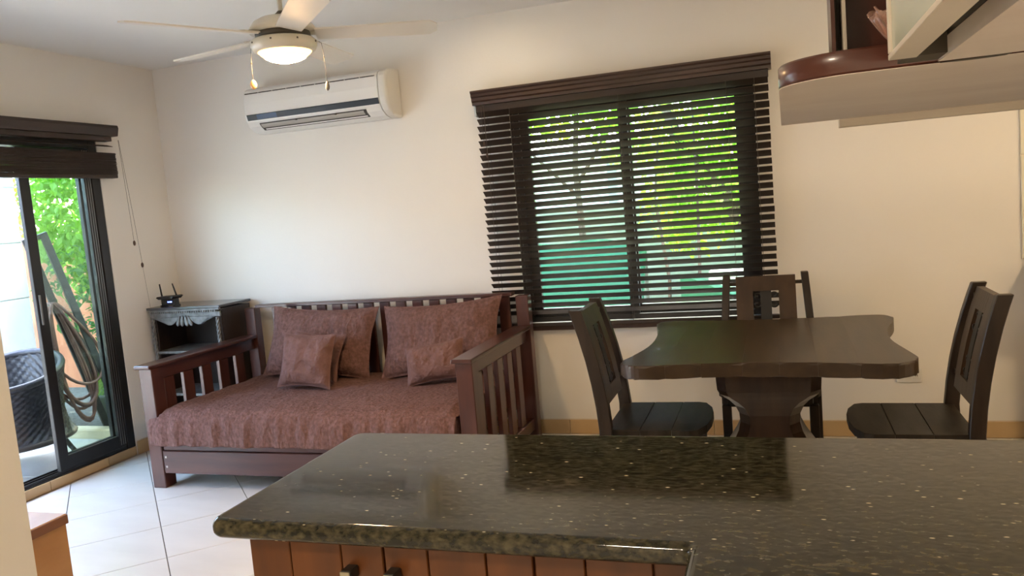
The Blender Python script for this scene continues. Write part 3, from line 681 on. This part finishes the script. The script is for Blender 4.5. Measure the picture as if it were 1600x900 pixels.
# ------------------------------------------------------------------ dining chairs (local: faces +Y, seat centre at origin)
def make_chair(label):
    t = thing('dining_chair', label, 'chair')
    SZ = .45
    # seat of three planks with a bowed front
    out = [(-.235, -.21), (.235, -.21), (.24, .15), (.225, .185), (.15, .215), (.06, .228), (-.06, .228), (-.15, .215), (-.225, .185), (-.24, .15)]
    ycut = [-1, -.06, .075, 1]
    for k in range(3):
        p = clip(clip(out, 0, -1, -(ycut[k]+.0006)), 0, 1, ycut[k+1]-.0006)
        obj('seat_plank', prism(B(), p, SZ-.034, SZ, bev=.002), M['dcs'], t)
    # back posts: curved, leaning back
    def cx(z): s = (z-.45)/.53; return -.205-.035*s-.075*s*s if z > .45 else -.205+.02*(.45-z)/.45*-1
    for s in (-1, 1):
        bm = B(); zz = [0, .15, .3, .45, .55, .65, .75, .85, .93, .975]; V = []
        for z in zz:
            c = cx(z); x0 = s*(.235-.035*max(0, (z-.45)/.53)); w = .019; th = .028
            V.append([bm.verts.new((x0+a*w, c+b2*th, z)) for a, b2 in ((-1, -1), (1, -1), (1, 1), (-1, 1))])
        for A, C in zip(V, V[1:]):
            for k in range(4): bm.faces.new((A[k], A[(k+1) % 4], C[(k+1) % 4], C[k]))
        bm.faces.new(V[0][::-1]); bm.faces.new(V[-1])
        bmesh.ops.recalc_face_normals(bm, faces=bm.faces)
        bmesh.ops.bevel(bm, geom=list(bm.edges), offset=.003, segments=1, affect='EDGES')
        obj('back_post', bm, M['dch'], t)
        obj('leg', bx(B(), s*.205-.022, s*.205+.022, .135, .178, 0, SZ-.075, .003), M['dch'], t)
        obj('stretcher', bx(B(), s*.215-.010, s*.215+.010, -.19, .14, .14, .175, .002), M['dch'], t)
        obj('seat_rail', bx(B(), s*.212-.010, s*.212+.010, -.19, .134, SZ-.085, SZ-.035, .002), M['dch'], t)
    obj('seat_rail', bx(B(), -.20, .20, .145, .168, SZ-.085, SZ-.035, .002), M['dch'], t)
    obj('seat_rail', bx(B(), -.20, .20, -.20, -.18, SZ-.085, SZ-.035, .002), M['dch'], t)
    # back panel with a tall opening, follows the curve of the posts
    def slab(x0, x1, z0, z1, n=6, y0=-.013, y1=.013):
        bm = B(); V = []
        for i in range(n+1):
            z = z0+(z1-z0)*i/n; c = cx(z)
            V.append([bm.verts.new(q) for q in ((x0, c+y0, z), (x1, c+y0, z), (x1, c+y1, z), (x0, c+y1, z))])
        for A, C in zip(V, V[1:]):
            for k in range(4): bm.faces.new((A[k], A[(k+1) % 4], C[(k+1) % 4], C[k]))
        bm.faces.new(V[0][::-1]); bm.faces.new(V[-1]); return bm
    bm = B(); hw = .153
    pieces = [(-hw, -.066, .545, .962), (.066, hw, .545, .962), (-.066, .066, .545, .612), (-.066, .066, .885, .962)]
    for p in pieces: merge(bm, slab(*p))
    bmesh.ops.remove_doubles(bm, verts=bm.verts, dist=.0004)
    obj('back_panel', bm, M['dchb'], t)
    for z in (.60, .925):
        for s in (-1, 1):
            a = s*(.235-.035*(z-.45)/.53)-s*.018
            obj('back_rail', bx(B(), min(a, s*hw), max(a, s*hw), cx(z)-.008, cx(z)+.008, z-.010, z+.008), M['dch'], t)
    # carved baluster with scrolls
    bm = B(); merge(bm, slab(-.028, .028, .613, .884, 6, -.008, .008))
    for zc_, dz in ((.868, 1), (.805, -1), (.69, 1), (.628, -1)):
        for s in (-1, 1):
            pts = []
            for q in range(15):
                a = q/14*1.6*PI; rr = .020*(1-.6*q/14); pts.append((s*(.026+.018-rr*math.cos(a)*1), cx(zc_), zc_-dz*.008+dz*rr*math.sin(a)*.8))
            tube(bm, pts, .0065, 6)
    obj('carved_splat', bm, M['carv'], t, label='black carved scroll splat')
    return t
c1 = make_chair('dark wooden dining chair at the left end of the table, back towards the daybed'); c1['group'] = 'dining chairs around the table'
c1.location = (-.548, 3.585, 0); c1.rotation_euler = (0, 0, R(-90))
c2 = dup(c1, (.462, 3.56, 0), R(90), 'dark wooden dining chair at the right end of the table, by the outlet')
c3 = dup(c1, (-.085, 4.215, 0), R(180), 'dark wooden dining chair behind the table, back to the window')

# ------------------------------------------------------------------ granite worktop and base cabinets
def rounded(poly, rads, n=5):
    out = []
    for i, p in enumerate(poly):
        r = rads[i]
        if r == 0: out.append(p); continue
        a = Vector(poly[i-1])-Vector(p); b2 = Vector(poly[(i+1) % len(poly)])-Vector(p); a.normalize(); b2.normalize()
        s = Vector(p)+a*r; e = Vector(p)+b2*r; c = Vector(p)+a*r+b2*r
        for k in range(n+1):
            t = k/n*PI/2; q = c-(b2*r)*math.cos(t)-(a*r)*math.sin(t); out.append((q.x, q.y))
    return out
poly = [(-1.073, 1.222), (-.158, 1.222), (-.158, .56), (1.70, .56), (1.70, 1.812), (-1.073, 1.812)]
poly = rounded(poly, [.028, .012, .02, .02, .02, .035])
wt = obj('granite_worktop', prism(B(), poly, .860, .900, bev=.0175, seg=5), M['granite'])
for f in wt.data.polygons: f.use_smooth = len(f.vertices) == 4
tag(wt, 'L-shaped black speckled granite worktop on the wooden kitchen cabinets', 'worktop')
KC = thing('base_cabinet', 'orange-brown plank-fronted base cabinet under the end of the granite worktop', 'cabinet', (-.60, 1.53, 0))
kx, ky = .60, -1.53
obj('carcass', bx(B(), -1.02+kx, -.11+kx, 1.297+ky, 1.76+ky, .08, .857), M['kw'], KC)
obj('plinth', bx(B(), -1.0+kx, -.11+kx, 1.34+ky, 1.74+ky, 0, .079), M['knob'], KC)
doors = [[-1.018, -.926, -.814, -.725], [-.723, -.634, -.521, -.433], [-.431, -.34, -.224, -.112]]
for q, ds in enumerate(doors):
    dr = obj('door', bx(B(), ds[0]+kx+.001, ds[-1]+kx-.001, 1.284+ky, 1.296+ky, .10, .850), M['kw'], KC)
    for a, b2 in zip(ds, ds[1:]): obj('plank', bx(B(), a+kx+.0012, b2+kx-.0012, 1.272+ky, 1.2835+ky, .10, .850, .0018), M['kw'], dr)
for q, xx in ((0, -.789), (1, -.700), (2, -.15)):
    if q == 2: continue
    kb = obj('knob', bx(B(), xx+kx-.011, xx+kx+.011, 1.240+ky, 1.2715+ky, .785, .807, .002), M['knob'], [c for c in KC.children if c.name.startswith('door')][q])
# knob faces ride on the knobs (thing > part > sub-part limit: separate doors' sub-parts)
ds_ = [c for c in KC.children if c.name.startswith('door')]
for q, xx in ((0, -.789), (1, -.700)):
    obj('knob_face', bx(B(), xx+kx-.010, xx+kx+.010, 1.237+ky, 1.2398+ky, .786, .806, .001), M['knobf'], ds_[q], label='pale metal face of the knob')
K2 = thing('base_cabinet', 'larger base cabinet under the wide right part of the worktop', 'cabinet', (.79, 1.18, 0))
obj('carcass', bx(B(), -.105-.79, 1.66-.79, .62-1.18, 1.76-1.18, .08, .857), M['kw'], K2)
obj('plinth', bx(B(), -.08-.79, 1.64-.79, .65-1.18, 1.74-1.18, 0, .079), M['knob'], K2)

# ------------------------------------------------------------------ hanging cabinet above the worktop
UC = thing('hanging_cabinet', 'red-brown hanging cabinet with worn beige underside and glass front, upper right', 'cabinet', (.75, 1.1, 1.55))
ux, uy, uz = -.75, -1.1, -1.55
def ub(x0, x1, y0, y1, z0, z1, bev=0): return bx(B(), x0+ux, x1+ux, y0+uy, y1+uy, z0+uz, z1+uz, bev)
sh = rounded([(.006, .868), (1.65, .868), (1.65, 1.510), (.012, 1.510)], [.075, .01, .01, .004], 20)
sh = [(x+ux, y+uy) for x, y in sh]
sb = obj('shelf_board', prism(B(), sh, 1.5505+uz, 1.574+uz, bev=.002), M['uw'], UC, label='red-brown board with a rounded left corner')
for f in sb.data.polygons: f.use_smooth = len(f.vertices) == 4 and abs(f.normal.z) < .5
obj('underside', prism(B(), [(x*1.0, y) for x, y in sh], 1.5499+uz, 1.5504+uz), M['uu'], UC, label='worn beige laminate underside')
obj('rear_lip', ub(.106, 1.60, 1.511, 1.528, 1.536, 1.556, .001), M['ulip'], UC, label='pale strip along the far edge')
obj('back_panel', ub(.088, 1.62, 1.10, 1.116, 1.5745, 2.30), M['uw'], UC)
obj('upright', ub(.070, .0745, 1.06, 1.118, 1.5745, 2.30), M['uw'], UC)
obj('upright', ub(.0825, .0865, 1.055, 1.118, 1.5745, 2.30, .0005), M['ulip'], UC, label='pale edge strip')
obj('gap_panel', ub(.0746, .0824, 1.105, 1.118, 1.5745, 2.30), M['udark'], UC)
obj('upper_shelf', ub(.120, 1.6, .88, 1.099, 1.93, 1.95), M['uw'], UC)
obj('underside', ub(.146, 1.60, .20, .846, 1.549, 1.565), M['uu'], UC, label='worn beige underside of the near cabinet')
obj('soffit', ub(.118, .1455, .20, .80, 1.600, 1.61), M['udark'], UC); obj('soffit_side', ub(.146, .152, .20, .846, 1.5655, 1.70), M['udark'], UC)  # recess between rail and underside, its shade painted as a dark colour
obj('corner_bracket', ub(.112, .150, .802, .846, 1.551, 1.575), M['udark'], UC)
obj('carcass', ub(.153, 1.60, .20, .846, 1.5655, 2.30), M['uw'], UC)
gd = obj('glass_door_rail', ub(.0985, .1215, .205, .800, 1.5495, 1.5545, .0005), M['ulip'], UC, label='pale bottom rail of the glass front')
obj('glass_door_stile', ub(.0985, .1100, .790, .801, 1.5546, 2.29, .001), M['ulip'], UC)
obj('glass_pane', ub(.101, .1045, .21, .7895, 1.5546, 2.285), M['cglass'], UC, label='greenish glass side pane')
for (x, y, w, d2, a) in ((.178, .862, .030, .006, -.10), (.195, .853, .014, .004, 0)):
    bm = B(); pts = [(x+w*math.cos(t)*(.8+.3*random.random()), y+a*0+d2*math.sin(t)*(.7+.5*random.random())) for t in [k*2*PI/12 for k in range(12)]]
    prism(bm, [(p[0]+ux, p[1]+uy) for p in pts], 1.5493+uz, 1.5498+uz); obj('chip', bm, M['udark'], UC, label='dark chip in the laminate')
# ruffled glass dish
bm = B()
def fn(u, v):
    a = u*2*PI; r = .008+.030*v**.8; z = .002+.040*v**1.3; r *= 1+.10*v*math.sin(9*a); return Vector((r*math.cos(a), r*math.sin(a), z+.004*v*math.cos(9*a)))
grid(bm, 72, 8, fn, closeu=True)
dish = obj('glass_dish', bm, M['crystal']); md = dish.modifiers.new('s', 'SOLIDIFY'); md.thickness = .002; dish.location = (.138, .935, 1.5745)
tag(dish, 'small ruffled pinkish glass dish on the hanging cabinet board', 'dish')

# kitchen run at the right end of the back wall
bs = obj('trim_4', bx(B(), 1.185, XR, YB-.012, YB, .955, 1.80), M['baseg'], kind='structure')
for r0, r1 in ((.958, 1.488), (1.493, 1.797)):
    x = 1.186
    while x < XR-.05: obj('tile', bx(B(), x, min(x+.33, XR-.004), YB-.018, YB-.012, r0, r1, .002), M['bsp'], bs); x += .334
kw = obj('kitchen_worktop', bx(B(), 1.20, XR-.01, YB-.40, YB-.002, .86, .945, .006, 2), M['granite']); tag(kw, 'dark stone worktop end against the back wall at the right edge', 'worktop')
K3 = thing('kitchen_unit', 'kitchen unit below the worktop at the right end of the back wall', 'cabinet', (2.0, 4.6, 0))
obj('carcass', bx(B(), -.70, .68, -.17, .155, 0, .859), M['kw'], K3)

# ------------------------------------------------------------------ wooden bench behind the partition
BN = thing('wooden_bench', 'honey-brown wooden bench end beside the near left wall', 'bench', (-2.80, 1.87, 0))
obj('top_board', bx(B(), -.235, .227, -.34, .346, .415, .45, .003), M['box'], BN)
obj('top_edge', bx(B(), .2272, .230, -.34, .346, .413, .447), M['boxd'], BN, label='darker edge band')
obj('side_board', bx(B(), .195, .224, -.338, .340, 0, .4145, .002), M['box'], BN)
obj('end_board', bx(B(), -.23, .1945, .312, .338, 0, .4145, .002), M['box'], BN)
obj('side_board', bx(B(), -.23, -.205, -.338, .3115, 0, .4145, .002), M['box'], BN)

# ------------------------------------------------------------------ outside, patio side
patio = obj('floor_patio', bx(B(), -9, XL-T, -2, 4.52, -.14, -.006), M['blkj'], kind='structure')
for i in range(5):
    for j in range(8):
        x1 = XL-T-.003-i*.8; y1 = 4.515-j*.8
        if y1-.794 < -1.95: continue
        obj('slab', bx(B(), x1-.794, x1, y1-.794, y1, -.006, 0, .003), M['conc'], patio)
curb = obj('trim_5', bx(B(), -6.0, XL-T-.002, 4.52, 4.62, -.14, .07, .01), M['curb'], kind='structure')
bed = obj('floor_bed', bx(B(), -7, XL-T-.002, 4.62, 6.3, -.14, .03), M['soil'], kind='structure')
# big pale blocks, wall facing the house
bw = obj('wall_garden', bx(B(), -6.20, -6.012, -2, 5.12, -.14, 2.12), M['blkj'], kind='structure')
zz = [.0, .115, .571, 1.026, 1.489, 1.945, 2.12]
for r in range(len(zz)-1):
    y = 5.118-(.47 if r % 2 else 0.0)
    if r % 2: obj('block', bx(B(), -6.012, -6.0, y+.004, 5.118, zz[r]+.005, zz[r+1]-.004, .003), M['blk'], bw)
    while y > -1.2:
        obj('block', bx(B(), -6.012, -6.0, y-.93, y-.004, zz[r]+.005, zz[r+1]-.004, .003), M['blk'], bw); y -= .934
tw = obj('wall_terracotta', bx(B(), -7.2, XL+.2, 6.05, 6.20, -.14, 1.5), M['terra'], kind='structure')

leafm = B()
def leaf_bm(L=.10, w=.06):
    bm = B(); P_ = [(0, 0, 0), (w*.45, L*.30, .006), (w*.5, L*.55, .004), (0, L, -.014), (-w*.5, L*.55, .004), (-w*.45, L*.30, .006), (0, L*.45, -.006)]
    v = [bm.verts.new(p) for p in P_]
    for a, b2, c in ((0, 1, 6), (1, 2, 6), (2, 3, 6), (3, 4, 6), (4, 5, 6), (5, 0, 6)): bm.faces.new((v[a], v[b2], v[c]))
    return bm
def leafcloud(name, parent, m, n, cen, rad, L, w, seed, kind='stuff'):
    rr = random.Random(seed); verts = []; faces = []
    base = [(0, 0, 0), (w*.5, L*.45, .005), (0, L, -.012), (-w*.5, L*.45, .005)]
    for _ in range(n):
        while True:
            p = Vector((rr.uniform(-1, 1), rr.uniform(-1, 1), rr.uniform(-1, 1)))
            if p.length < 1 and noise.noise(p*2.3+Vector((seed, 0, 0))) > -.22: break
        p = Vector((cen[0]+p.x*rad[0], cen[1]+p.y*rad[1], cen[2]+p.z*rad[2]))
        q = Matrix.Rotation(rr.uniform(0, 2*PI), 3, 'Z') @ Matrix.Rotation(rr.uniform(-1.3, .5), 3, 'X') @ Matrix.Rotation(rr.uniform(-.8, .8), 3, 'Y'); s = rr.uniform(.6, 1.25)
        k = len(verts)
        for b2 in base: verts.append(q @ (Vector(b2)*s)+p)
        faces += [(k, k+1, k+2), (k, k+2, k+3)]
    me = bpy.data.meshes.new(name); me.from_pydata([tuple(v) for v in verts], [], faces); me.materials.append(m)
    o = bpy.data.objects.new(name, me); COL.objects.link(o); o['kind'] = kind; o.parent = parent; return o
def shrub(label, base, stems, clouds, nleaf, lcen, lrad, m, seed, group=None, name='shrub', cat='shrub', Lf=.082):
    t = thing(name, label, cat, base, 0, group); rr = random.Random(seed)
    for q, (dx, dy, h, r) in enumerate(stems):
        bm = B(); pts = [(dx*k/5*(k/5), dy*k/5*(k/5)+.03*math.sin(k+q), h*k/5) for k in range(6)]
        tube(bm, pts, [r*(1-.12*k) for k in range(6)], 7); obj('stem', bm, M['bark'], t)
    if nleaf:
        lo = obj('leaf', leaf_bm(Lf, Lf*.62), m, t); 
        for q in range(nleaf):
            while True:
                p = Vector((rr.uniform(-1, 1), rr.uniform(-1, 1), rr.uniform(-1, 1)))
                if p.length < 1: break
            loc = (lcen[0]+p.x*lrad[0], lcen[1]+p.y*lrad[1], lcen[2]+p.z*lrad[2]); rot = (rr.uniform(-2.2, -.2), rr.uniform(-.6, .6), rr.uniform(0, 2*PI)); s = rr.uniform(.6, 1.3)
            if q == 0: lo.location = loc; lo.rotation_euler = rot
            else: clone(lo, t, loc, rot, (s, s, s))
    for q, (cn, rd, n, L, w, mm) in enumerate(clouds): leafcloud('foliage', t, M[mm], n, cn, rd, L, w, seed*10+q)
    return t
shrub('bright green climbing shrub seen through the patio door glass', (-5.35, 5.30, .03), [(.15, -.1, 2.0, .018), (-.25, .1, 2.1, .015), (.35, .15, 1.9, .014)],
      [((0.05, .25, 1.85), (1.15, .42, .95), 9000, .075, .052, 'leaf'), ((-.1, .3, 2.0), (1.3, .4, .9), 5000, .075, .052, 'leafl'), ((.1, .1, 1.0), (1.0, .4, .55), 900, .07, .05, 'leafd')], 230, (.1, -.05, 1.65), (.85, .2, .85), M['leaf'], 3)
shrub('darker low shrub with sparse leaves against the terracotta wall', (-4.85, 5.05, .03), [(.1, .1, .9, .012), (-.2, .0, .8, .01)],
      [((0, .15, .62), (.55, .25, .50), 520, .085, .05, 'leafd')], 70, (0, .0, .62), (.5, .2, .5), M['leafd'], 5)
for q, (x, y, r, h) in enumerate(((-5.02, 4.86, .12, .24), (-4.72, 4.80, .10, .20))):
    pt = thing('plant_pot', ['grey plant pot with a leafy plant behind the hose', 'smaller grey plant pot with a leafy plant by the garden curb'][q], 'plant pot', (x, y, .03), 0, 'plant pots in the garden bed')
    obj('pot', lathe(B(), [(r*.7, 0), (r, h*.9), (r*1.08, h*.9), (r*1.08, h), (r*.9, h), (r*.88, h*.85)], 20), M['pot'], pt)
    leafcloud('foliage', pt, M['leaf'], 90, (0, 0, h+.14), (.15, .15, .17), .12, .045, 70+q)

# leaning dark screen frame and timber
def leaning(name, label, cat, p0, p1, w, thick, off, m, pane=True):
    # frame lying in a plane through the long bar p0 (bottom) -> p1 (top), extending sideways by w
    P0, P1 = Vector(p0), Vector(p1); dv = (P1-P0).normalized(); sd = Vector((-.35, -.92, -.18)); sd = (sd-dv*sd.dot(dv)).normalized(); nn = dv.cross(sd); L = (P1-P0).length
    mt = Matrix((( *[0]*0, dv.x, sd.x, nn.x, P0.x), (dv.y, sd.y, nn.y, P0.y), (dv.z, sd.z, nn.z, P0.z), (0, 0, 0, 1)))
    t = thing(name, label, cat, (0, 0, 0)); t.matrix_world = mt
    obj('frame_bar', bx(B(), 0, L, 0, thick, -.012, .012, .002), m, t)
    if w:
        obj('frame_bar', bx(B(), 0, L, w-thick, w, -.012, .012, .002), m, t)
        obj('frame_bar', bx(B(), L-thick*.7, L, thick+.001, w-thick-.001, -.012, .012, .002), m, t); obj('frame_bar', bx(B(), 0, thick*.7, thick+.001, w-thick-.001, -.012, .012, .002), m, t)
        obj('screen', bx(B(), thick*.7, L-thick*.7, thick, w-thick, -.001, .001), M['screen'], t)
    return t
leaning('screen_frame', 'dark insect-screen frame leaning diagonally outside the patio door', 'screen', (-4.86, 4.83, .05), (-4.86, 4.345, 1.545), .17, .05, 0, M['darkw'])

# hose hung in loops on a dark post
HP = thing('hose_post', 'dark slim post carrying the hose, hidden by the door frame', 'post', (-4.95, 4.305, 0))
obj('pole', bx(B(), -.02, .02, -.02, .02, 0, 1.06, .003), M['darkw'], HP)
bm = B(); tube(bm, [(.0, 0, 1.02), (.05, 0, 1.02), (.09, 0, 1.04)], .008, 8); obj('hook', bm, M['darkw'], HP)
bm = B(); rr = random.Random(4)
pts = []
nl = 7
for k in range(nl):
    wdt = .10+.035*rr.random()+.018*k; bot = .14+.30*rr.random()*(k/nl)+.02*k; leanx = .13+.05*rr.random()
    for q in range(28):
        a = 2*PI*q/28; s = math.sin(a); c = math.cos(a)
        zc = (1.04+bot)/2; zr = (1.04-bot)/2
        f = (1-(zc+zr*c-bot)/(1.04-bot))
        pts.append((-4.875+.012*k*(1 if k % 2 else -1)*.5+.010*math.sin(3*a), 4.315+leanx*f*1.25+wdt*s*(.25+.75*math.sin(min(PI, f*PI*.62))), zc+zr*c))
tube(bm, pts, .0115, 8); h = obj('garden_hose', bm, M['hose']); tag(h, 'brown garden hose hanging in long loops outside the patio door', 'hose')

# woven tub chair
WC = thing('wicker_chair', 'dark woven wicker tub chair on the patio seen through the door opening', 'chair', (-4.82, 3.84, 0))
def weave(bm, nu, nv, fn, amp, offs):
    def g(u, v):
        p = fn(u, v); e = 1e-3
        du = fn(min(1, u+e), v)-fn(max(0, u-e), v); dv = fn(u, min(1, v+e))-fn(u, max(0, v-e)); n = du.cross(dv)
        if n.length > 0: n.normalize()
        i = round(u*(nu-1)); j = round(v*(nv-1))
        s = (1 if (i//2+j//2) % 2 == 0 else -1)*(1 if (j % 2) else .25)
        return p+n*(amp*s+offs)
    return grid(bm, nu, nv, g)
a0, a1 = math.radians(-62), math.radians(200)
def shell(r, taper=1.0):
    def f(u, v):
        a = a0+(a1-a0)*u; back = .5+.5*math.cos(a-math.radians(110)); ztop = .56+.16*back**1.5; z = .20+(ztop-.20)*v
        rr = r*(1-.14*math.sin(PI*v**.7))*(1+.08*(1-v))
        return Vector((rr*math.cos(a), rr*1.06*math.sin(a), z))
    return f
bm = B(); weave(bm, 108, 40, shell(.335), .006, 0); obj('woven_shell', bm, M['wick'], WC, kind='stuff')
bm = B(); weave(bm, 98, 36, shell(.305), .006, 0); obj('woven_lining', bm, M['wick'], WC, kind='stuff')
bm = B(); f = shell(.320); tube(bm, [f(k/48, 1)+Vector((0, 0, .008)) for k in range(49)], .024, 10); obj('rim', bm, M['wick'], WC)
bm = B(); f = shell(.320); tube(bm, [f(k/48, 0) for k in range(49)], .018, 8); obj('skirt_rim', bm, M['wickl'], WC)
bm = B(); weave(bm, 60, 60, lambda u, v: Vector(((u-.5)*.50, (v-.5)*.50, .40+.01*math.sin(PI*u)*math.sin(PI*v))), .003, 0); obj('seat', bm, M['wick'], WC, kind='stuff')
for a in (25, 100, 190, 300):
    r = R(a); bm = B(); tube(bm, [(.24*math.cos(r), .24*math.sin(r), .30), (.31*math.cos(r), .31*math.sin(r), .18), (.42*math.cos(r), .42*math.sin(r), 0)], [.017, .016, .014], 10)
    obj('leg', bm, M['wickl'], WC)

# ------------------------------------------------------------------ outside, window side
gr = obj('floor_garden', bx(B(), XL-.6, 9, YB+T, 16, -.14, -.01), M['grass'], kind='structure')
gw = obj('wall_garden_back', bx(B(), -3.9, 8, 9.4, 9.55, -.14, 1.35), M['gwall'], kind='structure')
NB = thing('neighbour_house', 'pale neighbouring house behind the garden, seen through the left half of the blind', 'building', (-3.2, 11.2, 0))
obj('wall', bx(B(), -2.6, 1.75, -.1, 3, 0, 2.0), M['hwall'], NB); obj('roof', bx(B(), -2.8, 1.95, -.5, 3, 2.0, 2.12), M['hwall'], NB)
obj('post', bx(B(), 1.05, 1.16, -.45, -.34, 0, 2.0), M['gwall'], NB)
TC = thing('teal_canopy', 'teal-green garden tarp behind the lower left of the blind', 'tarp', (-2.0, 7.2, 0))
bm = B()
def tf(u, v):
    x = -.95+1.75*u; z = .05+(1.02-.75*max(0, abs(u-.52)-.12)**1.5)*v; y = .45*v*v; return Vector((x, y+.03*math.sin(11*u)+.02*math.sin(23*u+3*v), z+.03*math.sin(9*u)*v))
grid(bm, 50, 24, tf); o = obj('cloth', bm, M['teal'], TC); md = o.modifiers.new('s', 'SOLIDIFY'); md.thickness = .004
for xx in (-.93, .78): obj('pole', bx(B(), xx-.015, xx+.015, .46, .49, 0, .95), M['alug'], TC)
T2 = thing('teal_cover', 'small slanting teal cover behind the lower right of the blind', 'tarp', (-.55, 6.9, 0))
bm = B(); prism(bm, [(-.25, .74), (-.18, .74), (.42, .46), (.42, .40), (-.25, .40)], -.15, .15, axis='Y'); obj('cloth', bm, M['teal'], T2)
for q, xx in enumerate((-.20, .38)): obj('leg', bx(B(), xx-.015, xx+.015, -.1, -.07, 0, .40), M['alug'], T2)
LW = thing('garden_ledge', 'low pale concrete ledge behind the right half of the blind', 'ledge', (.6, 8.6, 0))
obj('slab', bx(B(), -1.3, 1.6, -.3, .3, 0, .62, .01), M['hwall'], LW)
def tree(label, base, trunk, clouds, seed, name='tree'):
    t = thing(name, label, 'tree', base, 0, 'garden trees behind the window'); rr = random.Random(seed)
    for (pts, r) in trunk:
        bm = B(); tube(bm, pts, [r*(1-.6*k/(len(pts)-1)) for k in range(len(pts))], 9); obj('trunk' if r > .04 else 'branch', bm, M['bark'], t)
    for q, (cn, rd, n, L, w, mm) in enumerate(clouds): leafcloud('foliage', t, M[mm], n, cn, rd, L, w, seed*10+q)
tree('slim tree with pale trunk behind the left half of the window', (-1.95, 8.2, 0), [([(0, 0, 0), (.02, 0, .8), (-.03, .05, 1.8), (.1, 0, 3.0)], .05), ([(-.03, .05, 1.6), (.4, 0, 2.2), (.9, .1, 2.9)], .022), ([(-.03, .05, 1.5), (-.5, 0, 2.0), (-.9, .1, 2.9)], .02)],
     [((-.1, 0, 2.75), (1.2, .5, .62), 2600, .13, .065, 'leafl'), ((-.95, -.2, 1.72), (.35, .4, .62), 520, .13, .065, 'leaf'), ((.55, .2, 2.2), (.5, .4, .4), 500, .12, .06, 'leaf')], 11)
tree('leaning tree with thick diagonal trunk behind the right half of the window', (-.1, 7.6, 0), [([(.35, 0, 0), (.10, 0, .75), (-.35, 0, 1.35), (-.75, .1, 1.9), (-1.0, .1, 2.8)], .11), ([(.10, 0, .75), (.35, 0, 1.5), (.6, .1, 2.6)], .035), ([(-.1, 0, 1.0), (-.2, .1, 1.8), (.1, .1, 2.7)], .028), ([(.2, 0, .5), (.8, -.1, 1.2), (1.1, 0, 2.0)], .022)],
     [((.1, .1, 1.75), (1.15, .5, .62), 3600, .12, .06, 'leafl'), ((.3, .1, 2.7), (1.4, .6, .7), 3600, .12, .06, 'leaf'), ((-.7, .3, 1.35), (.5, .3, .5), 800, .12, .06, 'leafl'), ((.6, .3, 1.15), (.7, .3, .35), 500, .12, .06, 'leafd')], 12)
tree('dense bush behind the right edge of the window', (.9, 9.0, 0), [([(0, 0, 0), (0, 0, 1.0), (.1, 0, 2.2)], .05)], [((0, 0, 1.9), (1.5, .5, 1.1), 3000, .13, .07, 'leaf')], 13, name='bush')
for q, (x, y) in enumerate(((-.95, 7.0), (-.72, 7.3), (-.25, 6.6))):
    t = thing('sapling', ['thin bare sapling behind the window mullion', 'thin bare sapling just right of the window mullion', 'thin bare sapling behind the right window half'][q], 'tree', (x, y, 0), 0, 'bare saplings behind the window')
    bm = B(); tube(bm, [(0, 0, 0), (.03, 0, .7), (-.05+.1*q, 0, 1.4), (.05, 0, 2.3)], [.018, .016, .012, .008], 7); obj('stem', bm, M['bark'], t)
    leafcloud('foliage', t, M['leafl'], 110, (0, 0, 1.75), (.25, .2, .6), .11, .05, 200+q)
